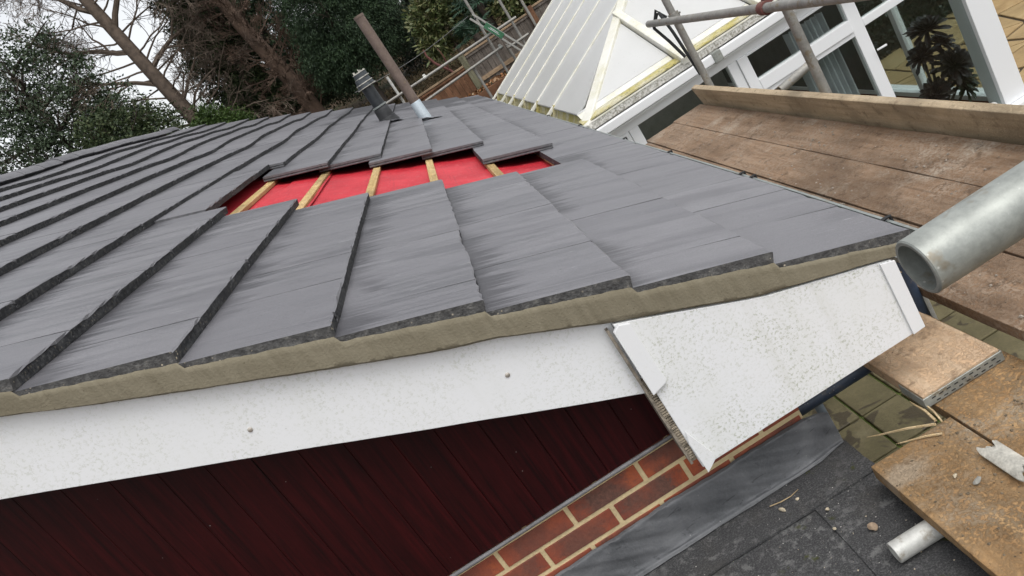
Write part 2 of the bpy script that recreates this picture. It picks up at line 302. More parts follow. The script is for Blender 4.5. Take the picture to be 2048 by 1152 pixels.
t = T('speckled_white'); p = t.pos(); n2 = t.noise(p, 70, 4, 0.75); n1 = t.noise(p, 6, 3)
base = t.mix(t.math('MULTIPLY', t.ramp(n2, [(0.42, 0.0), (0.58, 1.0)]), t.ramp(n1, [(0.3, 0.5), (0.6, 1.0)])), (0.60, 0.59, 0.55), (0.20, 0.19, 0.15))
MAT['speckled_white'] = t.done(base, 0.7)

t = T('bar_white'); p = t.pos()
n1 = t.noise(p, 4, 5, 0.65); n2 = t.noise(p, 60, 3, 0.75)
base = t.mix(t.math('MULTIPLY', t.ramp(n1, [(0.42, 0.02), (0.70, 0.6)]), t.ramp(n2, [(0.38, 0.25), (0.58, 1.0)])), (0.72, 0.71, 0.65), (0.45, 0.42, 0.20))
MAT['bar_white'] = t.done(base, 0.4)

t = T('glass'); t.t.nodes.remove(t.b)
tr = t.n('ShaderNodeBsdfTransparent'); tr.inputs[0].default_value = (0.84, 0.88, 0.87, 1)
gl = t.n('ShaderNodeBsdfGlossy'); gl.inputs['Roughness'].default_value = 0.02
lw = t.n('ShaderNodeLayerWeight'); lw.inputs[0].default_value = 0.5
fre = t.math('ADD', 0.05, t.math('MULTIPLY', t.math('POWER', lw.outputs['Facing'], 4.0), 0.9))
mx = t.n('ShaderNodeMixShader')
t.t.links.new(fre, mx.inputs[0]); t.t.links.new(tr.outputs[0], mx.inputs[1]); t.t.links.new(gl.outputs[0], mx.inputs[2]); t.t.links.new(mx.outputs[0], t.o.inputs[0])
MAT['glass'] = t.m

t = T('sandstone'); p = t.pos()
n1 = t.noise(t.shift(p, 11), 2.2, 5, 0.65, 0.6); n2 = t.noise(p, 30, 4, 0.7); n3 = t.noise(p, 0.9, 3)
base = t.ramp(n1, [(0.28, (0.235, 0.155, 0.072)), (0.52, (0.36, 0.245, 0.115)), (0.76, (0.46, 0.345, 0.19))])
base = t.mix(t.math('MULTIPLY', t.rnd(), 0.35), base, (0.34, 0.28, 0.15))
base = t.mix(t.ramp(n2, [(0.5, 0.0), (0.7, 0.35)]), base, (0.15, 0.11, 0.06))
MAT['sandstone'] = t.done(base, 0.8, 0, 0.3, n2, 0.4, 0.01)

t = T('mossy_slab'); p = t.pos()
n1 = t.noise(t.shift(p, 5), 3.0, 5, 0.65); n2 = t.noise(p, 50, 4, 0.75); n3 = t.noise(t.shift(p, 8), 4.5, 3, 0.5, 0.6)
base = t.ramp(n1, [(0.3, (0.085, 0.075, 0.036)), (0.55, (0.140, 0.120, 0.062)), (0.75, (0.19, 0.165, 0.095))])
base = t.mix(t.ramp(n2, [(0.42, 0.0), (0.66, 0.4)]), base, (0.075, 0.062, 0.038))
wetm = t.ramp(n3, [(0.56, 0.0), (0.585, 1.0)])
base = t.mix(t.math('MULTIPLY', wetm, 0.7), base, (0.032, 0.022, 0.014))
MAT['mossy_slab'] = t.done(base, t.math('SUBTRACT', 0.8, t.math('MULTIPLY', wetm, 0.35)), 0, 0.35, n2, 0.5, 0.008)
plain('moss', (0.075, 0.10, 0.018), 0.95, 0, 0.3, 30, 0.9)
plain('soil', (0.055, 0.04, 0.025), 0.95, 0, 0.3, 2.0, 0.9)

t = T('terrain'); p = t.pos()
n1 = t.noise(p, 0.6, 5, 0.6); n2 = t.noise(p, 9, 5, 0.75)
base = t.ramp(n2, [(0.3, (0.030, 0.022, 0.012)), (0.5, (0.075, 0.05, 0.027)), (0.72, (0.15, 0.10, 0.055))])
base = t.mix(t.ramp(n1, [(0.45, 0.0), (0.62, 0.8)]), base, (0.035, 0.045, 0.014))
MAT['terrain'] = t.done(base, 0.95, 0, 0.2, n2, 0.9, 0.08)

plain('bark', (0.120, 0.090, 0.068), 0.9, 0, 0.28, 7, 0.9)
plain('bark_dark', (0.055, 0.042, 0.032), 0.9, 0, 0.28, 7, 0.9)
plain('twig_grey', (0.125, 0.095, 0.072), 0.9, 0, 0.25, 3, 0.2)
plain('twig_brown', (0.125, 0.082, 0.058), 0.9, 0, 0.3, 2, 0.2)
plain('black_plastic', (0.022, 0.026, 0.030), 0.42, 0, 0.2, 12, 0.1)
plain('vent_collar', (0.032, 0.033, 0.035), 0.6, 0, 0.3, 14, 0.4)
plain('vent_cowl', (0.050, 0.058, 0.064), 0.5, 0, 0.3, 20, 0.3)
plain('vent_bleached', (0.52, 0.50, 0.44), 0.6, 0, 0.3, 20, 0.4)
plain('joint_dirt', (0.26, 0.225, 0.18), 0.8, 0, 0.35, 40, 0.5)
plain('grey_trim', (0.145, 0.142, 0.145), 0.5, 0, 0.2, 25, 0.2)
plain('screw_metal', (0.55, 0.51, 0.45), 0.4, 0.6, 0.2, 60, 0.1)
plain('label_green', (0.03, 0.13, 0.06), 0.5, 0, 0.2, 20, 0.1)
plain('dark_panel', (0.085, 0.095, 0.095), 0.6, 0, 0.2, 3, 0.1)
plain('curtain', (0.55, 0.56, 0.58), 0.9, 0, 0.08, 6, 0.1)
plain('wicker', (0.14, 0.062, 0.026), 0.8, 0, 0.3, 40, 0.6)
plain('cushion', (0.035, 0.03, 0.028), 0.9, 0, 0.2, 20, 0.2)
plain('floor_tile', (0.22, 0.18, 0.12), 0.5, 0, 0.12, 4, 0.1)
plain('render_wall', (0.42, 0.41, 0.38), 0.9, 0, 0.1, 6, 0.3)
plain('mortar_pale', (0.31, 0.265, 0.215), 0.9, 0, 0.25, 30, 0.7)
plain('mortar_dark', (0.17, 0.13, 0.085), 0.9, 0, 0.35, 30, 0.7)
plain('stone_pale', (0.50, 0.43, 0.31), 0.85, 0, 0.2, 40, 0.5)
plain('stone_tan', (0.34, 0.25, 0.17), 0.85, 0, 0.2, 40, 0.5)
plain('teal_plastic', (0.05, 0.28, 0.24), 0.4, 0, 0.15, 10, 0.05)
plain('terracotta', (0.30, 0.12, 0.06), 0.8, 0, 0.15, 14, 0.3)
plain('bed_timber', (0.165, 0.078, 0.038), 0.85, 0, 0.25, 6, 0.5)
plain('strap_black', (0.012, 0.013, 0.014), 0.7, 0, 0.3, 20, 0.2)
plain('roof_back', (0.16, 0.16, 0.175), 0.7, 0, 0.15, 6, 0.2)
plain('cable', (0.10, 0.10, 0.10), 0.6, 0, 0.1, 6, 0.0)
plain('green_bag', (0.05, 0.13, 0.06), 0.6, 0, 0.3, 15, 0.3)
plain('sack_grey', (0.26, 0.25, 0.22), 0.8, 0, 0.2, 15, 0.3)
plain('gritty_rib', (0.33, 0.28, 0.21), 0.9, 0, 0.4, 60, 0.8)

def leaf_mat(name, cols, rough=0.5):
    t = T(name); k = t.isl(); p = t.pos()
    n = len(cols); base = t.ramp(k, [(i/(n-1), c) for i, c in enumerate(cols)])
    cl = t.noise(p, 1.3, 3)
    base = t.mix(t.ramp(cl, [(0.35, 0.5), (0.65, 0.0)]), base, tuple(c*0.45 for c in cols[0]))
    t.put(t.b.inputs['Base Color'], base); t.put(t.b.inputs['Roughness'], rough); t.put(t.b.inputs['Specular IOR Level'], 0.4)
    MAT[name] = t.m
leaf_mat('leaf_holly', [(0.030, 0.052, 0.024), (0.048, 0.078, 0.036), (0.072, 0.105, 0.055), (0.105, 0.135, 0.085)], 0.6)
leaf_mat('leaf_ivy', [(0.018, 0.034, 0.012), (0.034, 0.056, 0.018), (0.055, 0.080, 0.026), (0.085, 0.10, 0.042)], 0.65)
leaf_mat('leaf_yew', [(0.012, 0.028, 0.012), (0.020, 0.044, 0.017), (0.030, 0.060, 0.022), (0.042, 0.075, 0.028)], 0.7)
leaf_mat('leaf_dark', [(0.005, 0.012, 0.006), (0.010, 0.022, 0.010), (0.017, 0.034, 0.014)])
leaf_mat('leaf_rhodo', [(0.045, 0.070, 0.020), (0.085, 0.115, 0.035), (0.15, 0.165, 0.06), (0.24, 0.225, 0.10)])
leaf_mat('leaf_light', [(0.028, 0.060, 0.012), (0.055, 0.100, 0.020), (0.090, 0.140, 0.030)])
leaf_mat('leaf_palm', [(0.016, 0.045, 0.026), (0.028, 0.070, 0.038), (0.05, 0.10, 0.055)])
leaf_mat('leaf_aeonium', [(0.022, 0.015, 0.016), (0.042, 0.028, 0.028), (0.07, 0.055, 0.045)], 0.3)
leaf_mat('leaf_green_aeonium', [(0.014, 0.022, 0.012), (0.03, 0.045, 0.02), (0.05, 0.065, 0.03)], 0.35)
leaf_mat('leaf_dead', [(0.20, 0.085, 0.03), (0.32, 0.14, 0.055), (0.42, 0.22, 0.10), (0.62, 0.46, 0.30)], 0.8)
leaf_mat('straw', [(0.045, 0.04, 0.016), (0.09, 0.062, 0.03), (0.17, 0.115, 0.06)], 0.8)

# ------------------------------------------------------------------ mesh helpers
WL = {}
def wl(o): return WL.get(o.name, Vector((0, 0, 0))) if o else Vector((0, 0, 0))
def link(o, parent, world):
    C.objects.link(o); o.location = world - wl(parent)
    if parent: o.parent = parent
    WL[o.name] = Vector(world); return o
def tag(o, label, cat=None, group=None, kind=None):
    if label: o['label'] = label
    if cat: o['category'] = cat
    if group: o['group'] = group
    if kind: o['kind'] = kind
    return o
def thing(name, loc, label, cat, group=None):
    o = bpy.data.objects.new(name, None); o.empty_display_size = 0.1
    link(o, None, Vector(loc)); return tag(o, label, cat, group)

class MB:
    def __init__(s): s.v = []; s.f = []; s.mi = []
    def add(s, vs_, fs, m=0):
        b = len(s.v); s.v += [tuple(v) for v in vs_]
        for f in fs: s.f.append(tuple(i+b for i in f)); s.mi.append(m)
        return s
    def box(s, x0, x1, y0, y1, z0, z1, m=0):
        return s.add([(x0,y0,z0),(x1,y0,z0),(x1,y1,z0),(x0,y1,z0),(x0,y0,z1),(x1,y0,z1),(x1,y1,z1),(x0,y1,z1)],
                     [(0,3,2,1),(4,5,6,7),(0,1,5,4),(1,2,6,5),(2,3,7,6),(3,0,4,7)], m)
    def obox(s, c, a, b, d, m=0):
        c, a, b, d = Vector(c), Vector(a), Vector(b), Vector(d)
        vs_ = [c-a-b-d, c+a-b-d, c+a+b-d, c-a+b-d, c-a-b+d, c+a-b+d, c+a+b+d, c-a+b+d]
        return s.add(vs_, [(0,3,2,1),(4,5,6,7),(0,1,5,4),(1,2,6,5),(2,3,7,6),(3,0,4,7)], m)
    def bar(s, p0, p1, wdt, hgt, up=(0, 0, 1), m=0):
        p0, p1 = Vector(p0), Vector(p1); d = (p1-p0); l = d.length/2; d.normalize()
        sd_ = d.cross(Vector(up)).normalized(); u = sd_.cross(d).normalized()
        return s.obox((p0+p1)/2, d*l, sd_*wdt/2, u*hgt/2, m)
    def prism(s, poly, vec, m=0):
        n = len(poly); vec = Vector(vec); P = [Vector(q) for q in poly]
        return s.add(P+[q+vec for q in P], [tuple(range(n))[::-1], tuple(range(n, 2*n))]+[(i, (i+1) % n, n+(i+1) % n, n+i) for i in range(n)], m)
    def lathe(s, p0, axis, prof, n=24, m=0, closed=False):
        p0 = Vector(p0); a = Vector(axis).normalized()
        e = a.orthogonal().normalized(); g = a.cross(e)
        vs_ = []
        for (h, r) in prof:
            for i in range(n):
                th = 2*math.pi*i/n; vs_.append(p0+a*h+(e*math.cos(th)+g*math.sin(th))*r)
        fs = []
        k = len(prof)
        for j in range(k if closed else k-1):
            j2 = (j+1) % k
            for i in range(n): fs.append((j*n+i, j*n+(i+1) % n, j2*n+(i+1) % n, j2*n+i))
        if not closed:
            fs.append(tuple(range(n))[::-1]); fs.append(tuple((k-1)*n+i for i in range(n)))
        return s.add(vs_, fs, m)
    def tube(s, p0, p1, r, r1=None, n=20, m=0):
        p0, p1 = Vector(p0), Vector(p1); d = p1-p0
        return s.lathe(p0, d, [(0, r), (d.length, r if r1 is None else r1)], n, m)
    def pipe(s, p0, p1, r, t_=0.004, n=28, m=0):
        p0, p1 = Vector(p0), Vector(p1); d = p1-p0; L = d.length; c = 0.0012
        return s.lathe(p0, d, [(0, r-t_), (0, r-c), (c, r), (L-c, r), (L, r-c), (L, r-t_)], n, m, True)
    def path(s, pts, rad, n=6, m=0, cap=True):
        pts = [Vector(q) for q in pts]; b = len(s.v); prev = None; k = len(pts)
        for i, q in enumerate(pts):
            d = (pts[min(i+1, k-1)]-pts[max(i-1, 0)])
            d = d.normalized() if d.length > 1e-9 else Vector((0, 0, 1))
            e = d.orthogonal().normalized() if prev is None else (prev-d*prev.dot(d)).normalized()
            prev = e; g = d.cross(e); r = rad[i] if isinstance(rad, (list, tuple)) else rad
            for j in range(n):
                th = 2*math.pi*j/n; s.v.append(tuple(q+(e*math.cos(th)+g*math.sin(th))*r))
        for i in range(k-1):
            for j in range(n): s.f.append((b+i*n+j, b+i*n+(j+1) % n, b+(i+1)*n+(j+1) % n, b+(i+1)*n+j)); s.mi.append(m)
        if cap:
            s.f.append(tuple(b+j for j in range(n))[::-1]); s.f.append(tuple(b+(k-1)*n+j for j in range(n))); s.mi += [m, m]
        return s
    def grid(s, fn, nu, nv, m=0):
        b = len(s.v)
        for i in range(nu+1):
            for j in range(nv+1): s.v.append(tuple(fn(i/nu, j/nv)))
        for i in range(nu):
            for j in range(nv):
                a = b+i*(nv+1)+j; s.f.append((a, a+nv+1, a+nv+2, a+1)); s.mi.append(m)
        return s
    def build(s, name, mats, parent=None, bevel=0, seg=2, smooth=None, recalc=True, origin=None):
        me = bpy.data.meshes.new(name)
        V = np.array(s.v, dtype=float); c = (V.min(0)+V.max(0))/2 if origin is None else np.array(origin, dtype=float)
        me.from_pydata([tuple(q) for q in V-c], [], s.f)
        for mm in (mats if isinstance(mats, (list, tuple)) else [mats]): me.materials.append(MAT[mm])
        me.polygons.foreach_set('material_index', s.mi)
        if recalc or bevel:
            bm = bmesh.new(); bm.from_mesh(me)
            bmesh.ops.recalc_face_normals(bm, faces=bm.faces)
            if bevel:
                ed = [e for e in bm.edges if len(e.link_faces) == 2 and e.calc_face_angle(0) > 0.6]
                bmesh.ops.bevel(bm, geom=ed, offset=bevel, segments=seg, profile=0.6, affect='EDGES', clamp_overlap=True)
            bm.to_mesh(me); bm.free()
        if smooth:
            me.polygons.foreach_set('use_smooth', [True]*len(me.polygons)); me.set_sharp_from_angle(angle=R(smooth))
        me.update()
        o = bpy.data.objects.new(name, me)
        return link(o, parent, Vector(c))

def hash1(i, k=0.0): return math.sin(i*127.1+k*311.7)*43758.5453 % 1.0
def wob(x, k=0.0):
    return (math.sin(x*3.1+k)+0.6*math.sin(x*7.7+1.3*k)+0.4*math.sin(x*17.3+2.1*k)+0.3*math.sin(x*41.0+k*3))/2.3

# ================================================================== SETTING
GZ = -3.6
def terr(x, y):
    bank = max(0.0, min(1.0, (y-16.45)/0.25))*2.28
    if x > 5.5: bank *= max(0.0, 1-(x-5.5)/2)
    rise = max(0.0, y-16.7)*0.115 if y < 60 else 43.3*0.115
    return GZ+bank+rise*(bank/2.28)+0.05*wob(x*0.7+y*0.5)*(1 if bank > 0 else 0)
m = MB()
xs = np.concatenate([np.linspace(-260, -20, 13), np.linspace(-16, 14, 61), np.linspace(20, 260, 13)])
ys = np.concatenate([np.linspace(-60, 13, 16), np.linspace(16.1, 17, 15), np.linspace(17.5, 60, 44), np.linspace(70, 300, 12)])
nv = len(ys)
for x in xs:
    for y in ys: m.v.append((x, y, terr(x, y)-0.012))
for i in range(len(xs)-1):
    for j in range(nv-1): m.f.append((i*nv+j, (i+1)*nv+j, (i+1)*nv+j+1, i*nv+j+1)); m.mi.append(0)
tag(m.build('ground', 'terrain'), 'bare brown earth bank rising behind the house', kind='structure')

# patio of mossy slabs below the scaffold
m = MB(); m.box(-1.0, 3.2, 1.9, 6.3, GZ-0.05, GZ+0.012)
patio = tag(m.build('patio', 'moss'), 'mossy joints of the slab patio far below the scaffold', kind='structure')
px0, py0, SX, SY = 1.31, 4.46, 0.300, 0.425
for i in range(-6, 6):
    for j in range(-5, 4):
        x0, y0 = px0+i*SX, py0+j*SY
        if x0 < -0.6 or x0 > 2.9 or y0 < 2.0 or y0 > 5.8: continue
        h = 0.03+0.006*hash1(i*13+j*7)
        m = MB(); m.box(x0+0.009, x0+SX-0.009, y0+0.009, y0+SY-0.009, GZ-0.01, GZ+h)
        m.build('slab', 'mossy_slab', patio, bevel=0.006, seg=1)

# sandstone terrace beyond the conservatory
m = MB(); m.box(3.3, 14.0, 5.5, 14.2, GZ-0.05, GZ+0.004)
terrace = tag(m.build('terrace', 'soil'), 'dark joints of the yellow stone terrace beyond the conservatory', kind='structure')
tx, ty = np.linspace(4.3, 11.5, 13), np.linspace(5.8, 14.0, 14)
J = {}
for i in range(13):
    for j in range(14): J[i, j] = (tx[i]+(hash1(i*7+j*31)-0.5)*0.34, ty[j]+(hash1(i*17+j*3, 2)-0.5)*0.34)
for i in range(12):
    for j in range(13):
        q = [J[i, j], J[i+1, j], J[i+1, j+1], J[i, j+1]]
        cx = sum(a for a, b in q)/4; cy = sum(b for a, b in q)/4
        def shrink(a, b):
            d = math.hypot(a-cx, b-cy); k = (d-0.022)/d; return (cx+(a-cx)*k, cy+(b-cy)*k)
        q = [shrink(*z_) for z_ in q]
        parts = [q] if hash1(i*5+j*11, 4) > 0.35 else None
        if parts is None:   # split by a diagonal into two stones
            a, b, c_, d = q
            if hash1(i+j*3, 9) > 0.5: parts = [[a, b, c_], [a, c_, d]]
            else: parts = [[a, b, d], [b, c_, d]]
            out = []
            for pp in parts:
                gx = sum(z_[0] for z_ in pp)/3; gy = sum(z_[1] for z_ in pp)/3
                out.append([(gx+(z_[0]-gx)*0.94, gy+(z_[1]-gy)*0.94) for z_ in pp])
            parts = out
        for pp in parts:
            m = MB(); m.prism([(a, b, GZ-0.01) for a, b in pp], (0, 0, 0.03+0.01*hash1(i*3+j)))
            m.build('paving_stone', 'sandstone', terrace, bevel=0.006, seg=1)

# ================================================================== HOUSE
TH = R(25); cT, sT = math.cos(TH), math.sin(TH)
X0 = 0.783; Z0 = (-0.547-sT*X0)/cT
YV = 1.645
def dz(s, y):
    f = max(0.0, min(1.0, (y-5.2)/1.9)); g = max(0.0, min(1.0, (s-1.2)/1.5))
    k_ = 0.0105*(1-s/2.6) if s < 2.6 else -0.0035*min(1.0, (s-2.6)/1.8)
    drop = -k_*max(0.0, y-2.5)                           # the old eave falls a little towards its far end
    return drop+0.013*math.sin(2*math.pi*(y-8.5)/5.0)*f*g+0.006*math.sin(2*math.pi*(y-6.3)/2.1)*f*g*(1-0.3*max(0.0, min(1.0, (s-3)/2)))+0.003*math.sin(y*4.6+s*2)*f*g
def surf(s, y, h=0.0):
    return Vector((X0-s*cT+h*sT, y, Z0+s*sT+h*cT+dz(s, y)))
GA, TL, TT = 0.341, 0.42, 0.033
BH = -0.045; TA = TT/(GA/TL)
SR = 4.93
def hipY(x): return 13.25                               # far gable end
house = thing('house', (-1.0, 6.0, GZ), 'low house with grey tiled roof under repair and a hole baring red underlay', 'house')

# roof: sarking boards under the felt
m = MB()
ny = 40
def deck(u, v):
    s = -0.02+u*(SR+0.02); x = X0-s*cT; y = YV+0.06+v*(hipY(x)-0.06-YV-0.06)
    return surf(s, y, BH-0.055)
m.grid(deck, 12, ny)
roof = m.build('roof', 'batten_wood', house)
m = MB()
def ul(u, v):
    s = 0.01+u*(SR-0.03); x = X0-s*cT; y = YV+0.05+v*(hipY(x)-0.08-YV-0.05)
    ph = ((s-(TL-0.045)) % GA)/GA
    h = BH-0.027-0.007*math.sin(ph*math.pi)+0.0028*wob(s*9+y*4, 2)*math.sin(ph*math.pi)+0.002*math.sin(y*38+5*wob(s*4))*math.sin(ph*math.pi)*max(0, wob(y*2.0+s, 4))
    return surf(s, y, h)
m.grid(ul, 150, 330)
und = m.build('underlay', 'red_underlay', roof, smooth=40); und['label'] = 'red breathable underlay membrane under the battens'
m = MB()
def ul2(u, v):
    s = 1.70+u*0.25; y = 3.2+v*2.8
    return surf(s, y, BH-0.020+0.004*(1-u)+0.002*math.sin(y*7))
m.grid(ul2, 3, 30); m.build('underlay_lap', 'red_underlay', roof, smooth=40)

# courses: near and far edges of the hole, per course (distance from the verge)
HN = {1: 1.98, 2: 1.87, 3: 1.98, 4: 1.90, 5: 2.04}
HF = {1: 2.83, 2: 3.52, 3: 3.47, 4: 3.60, 5: 3.49}
TW = 0.30
NC = 14
tiles = []   # (course, ystart, width, slide)
for k in range(NC):
    s = k*GA; x = X0-s*cT
    yend = hipY(x)-YV+0.10
    if k in HN:
        y = HN[k]; segs = []
        while y > 0:
            a = max(0.0, y-TW); segs.append((a, y-a)); y = a
            if y < 0.04: break
        tiles += [(k, a if a > 0.04 else 0.0, ww if a > 0.04 else ww+a, 0.0) for a, ww in segs]
        y = HF[k]
    else:
        off = (0.15 if k % 2 else 0.0)+0.02
        y = 0.0; first = off if off > 0.05 else off+TW
        tiles.append((k, 0.0, first, 0.0)); y = first
    while y < yend:
        slide = 0.0
        if k == 6 and 2.06 < y+0.15 < 3.78: slide = 0.10
        tiles.append((k, y, TW, slide)); y += TW

def tile_mesh(seed, groove=True):
    r = random.Random(seed); NW = 8
    wv = TW-0.0012
    def ring(x, jit, drop):
        top = []
        for i in range(NW+1):
            yy = wv*i/NW; chip = r.uniform(0.004, 0.009) if jit and r.random() < 0.13 else 0.0
            top.append((x+(r.uniform(-0.0014, 0.0014) if jit else 0)+chip*0.5, yy, TT-drop+(r.uniform(-0.0012, 0.0004) if jit else 0)-chip*(0.8 if x < 0.001 else 0.35)))
        if not groove: side = [(x, wv, 0.006), (x, wv-0.006, 0.0), (x, 0.004, 0.0), (x, 0.0, 0.003)]
        else: side = [(x, wv, 0.006), (x, wv-0.006, 0.0), (x, 0.004, 0.0), (x, 0.0, 0.004), (x, 0.0, 0.010), (x, 0.007, 0.0125), (x, 0.007, 0.0165), (x, 0.0, 0.019)]
        return top+side
    rings = [ring(0.0, True, 0.003), ring(0.005, True, 0.0005), ring(0.21, False, 0.0), ring(TL, False, 0.0)]
    n = len(rings[0]); v = [q for rg_ in rings for q in rg_]; f = []; mi = []
    for a in range(3):
        for i in range(n):
            j = (i+1) % n
            f.append((a*n+i, (a+1)*n+i, (a+1)*n+j, a*n+j)); mi.append(0 if i < NW else (2 if groove else 1))
    f.append(tuple(range(n))); mi.append(1)
    f.append(tuple(3*n+i for i in range(n))[::-1]); mi.append(1)
    return v, f, mi
TM = []
for sd_ in range(9):
    v, f, mi = tile_mesh(sd_, sd_ < 6)
    me = bpy.data.meshes.new('tile'); me.from_pydata(v, [], f); me.materials.append(MAT['tile_face']); me.materials.append(MAT['tile_edge']); me.materials.append(MAT['tile_side'])
    me.polygons.foreach_set('material_index', mi)
    bm = bmesh.new(); bm.from_mesh(me); bmesh.ops.recalc_face_normals(bm, faces=bm.faces); bm.to_mesh(me); bm.free(); me.update()
    TM.append((me, v, f, mi))
def project(P):
    z = P.dot(fw)
    return (1024+FPX*P.dot(ir)/z, 576-FPX*P.dot(iu)/z) if z > 0.05 else (-9999, -9999)
cand = []
for idx, (k, y, wd, slide) in enumerate(tiles):
    s = k*GA+slide
    if y+YV > hipY(X0-s*cT)+0.05: continue
    y0 = YV+y; yc = y0+wd/2
    a = surf(s, yc, BH+TA); b = surf(s+TL, yc, BH)
    e1 = (b-a).normalized(); c0 = surf(s+TL/2, y0, 0); c1 = surf(s+TL/2, y0+wd, 0)
    e2 = (c1-c0).normalized(); e2 = (e2-e1*e2.dot(e1)).normalized(); e3 = e1.cross(e2)*-1
    if e3.z < 0: e3 = -e3
    r = random.Random(idx*31+k)
    yawj = r.uniform(-0.0025, 0.0025); e1 = (e1+e2*yawj).normalized(); e2 = (e2-e1*e2.dot(e1)).normalized()
    org = surf(s+r.uniform(-0.002, 0.002), y0, BH+TA+r.uniform(0, 0.0012))
    ps = [project(org+e1*dx*GA+e2*dy*wd) for dx, dy in ((0, 0), (1, 0), (1, 1), (0, 1))]
    area = abs(sum(ps[i][0]*ps[(i+1) % 4][1]-ps[(i+1) % 4][0]*ps[i][1] for i in range(4)))/2
    vis = any(-40 < u < 2090 and -40 < v < 1190 for u, v in ps)
    cand.append((area if vis else -1, idx if y > 0.001 else -1-idx, org, e1, e2, e3, wd))
cand.sort(key=lambda q: -q[0])
rest = MB()
for rank, (area, idx, org, e1, e2, e3, wd) in enumerate(cand):
    me, v, f, mi = TM[idx % 6 if idx >= 0 else 6+(-idx) % 3]
    ky = wd/TW
    if rank < 298 and area > 0:
        o = bpy.data.objects.new('tile', me); C.objects.link(o); o.parent = roof
        M4 = Matrix(((e1.x, e2.x*ky, e3.x, org.x), (e1.y, e2.y*ky, e3.y, org.y), (e1.z, e2.z*ky, e3.z, org.z), (0, 0, 0, 1)))
        o.matrix_local = Matrix.Translation(-wl(roof)) @ M4
    else:
        b = len(rest.v)
        for q in v: rest.v.append(tuple(org+e1*q[0]+e2*q[1]*ky+e3*q[2]))
        rest.f += [tuple(i+b for i in ff) for ff in f]; rest.mi += mi
if rest.v:
    o = rest.build('far_tiles', ['tile_face', 'tile_edge', 'tile_side'], roof, recalc=True); o['kind'] = 'stuff'; o['label'] = 'grey tiles on the far part of the roof'

# battens across the hole (one below each tile head), shown where they are bare and running on under the tiles
for k in range(0, 7):
    s = k*GA+TL-0.045
    for (ya, yb) in ((1.0, 2.9), (2.903, 4.9)) if k == 5 else ((1.0, 4.9),):
        m = MB(); n = 16
        pts = [surf(s, YV+ya+(yb-ya)*i/n, BH-0.0125) for i in range(n+1)]
        for i in range(n):
            pass
        a, b = surf(s, YV+ya, BH-0.0135), surf(s, YV+yb, BH-0.0135)
        m.bar(a, b, 0.046, 0.024, up=(sT, 0, cT)); m.build('batten', 'batten_wood', roof, bevel=0.002, seg=1)

# ridge tiles
yy = 5.2
while yy < 12.85:
    m = MB(); r = 0.13
    c = surf(SR+0.02, yy, 0.0); zc = c.z-0.065
    prof = []
    outer = [(c.x+math.cos(a)*r*1.05, 0, zc+math.sin(a)*r) for a in np.linspace(R(15), R(165), 13)]
    inner = [(c.x+math.cos(a)*(r-0.018)*1.05, 0, zc+math.sin(a)*(r-0.018)) for a in np.linspace(R(165), R(15), 13)]
    m.prism([(x, yy, z) for x, _, z in outer+inner], (0, 0.44, 0))
    o = m.build('ridge_tile', 'tile_face', roof, smooth=40); yy += 0.45
m = MB()    # the slope turned away from the camera and the far gable
rx, rz = X0-SR*cT, Z0+SR*sT
m.add([(rx, YV+0.02, rz-0.04), (rx, 13.2, rz-0.02), (2*rx-X0, 13.2, Z0-0.04), (2*rx-X0, YV+0.02, Z0-0.04)], [(0, 1, 2, 3)])
m.build('back_slope', 'roof_back', roof, recalc=False)
m = MB(); m.prism([(0.383, 13.0, GZ), (0.383, 13.0, Z0-0.02), (rx, 13.0, rz-0.15), (2*rx-0.383, 13.0, Z0-0.02), (2*rx-0.383, 13.0, GZ)], (0, 0.1, 0)); m.build('far_gable', 'brick', house)

# verge mortar
MBX = [(-2.6, 0.537), (-1.14, -0.135), (-0.897, -0.261), (-0.619, -0.397), (-0.421, -0.493), (-0.263, -0.567), (-0.154, -0.61), (0.071, -0.726), (0.119, -0.746), (0.406, -0.878), (0.701, -0.974), (0.80, -1.012)]
def mbot(x):
    return float(np.interp(x, [a for a, b in MBX], [b for a, b in MBX]))
def mtop(x):
    s = (X0-x)/cT; k = math.floor(s/GA); fr = s-k*GA
    h = BH+TA*(1-fr/TL)
    return Z0+s*sT+(h+0.004+0.016*fr/GA+0.0008*wob(x*6, 2)+0.002*wob(x*23, 5))*cT
m = MB(); nx = 520; nz = 9
xa, xb = -2.3, 0.775
def mort(u, v):
    x = xa+(xb-xa)*u; lo = mbot(x)+0.0012*wob(x*9, 1); hi = mtop(x)
    z = lo+(hi-lo)*v
    y = YV-0.0045+0.0010*wob(x*5+z*9, 3)+0.0004*math.sin(x*90+z*40+3*wob(x*12))
    if v < 0.06: y += 0.010
    if v > 0.94: y += 0.004
    return (x, y, z)
m.grid(mort, nx, nz)
b = len(m.v)
# close to the back
def mort2(u, v):
    x, y, z = mort(u, 0.0); return (x, y+v*0.12, z)
m.grid(mort2, nx, 1)
def mort3(u, v):
    x, y, z = mort(1.0, u); return (x+v*0.002, y+v*0.12, z)
m.grid(mort3, nz, 1)
o = m.build('verge_mortar', 'mortar', house, smooth=50, recalc=False)

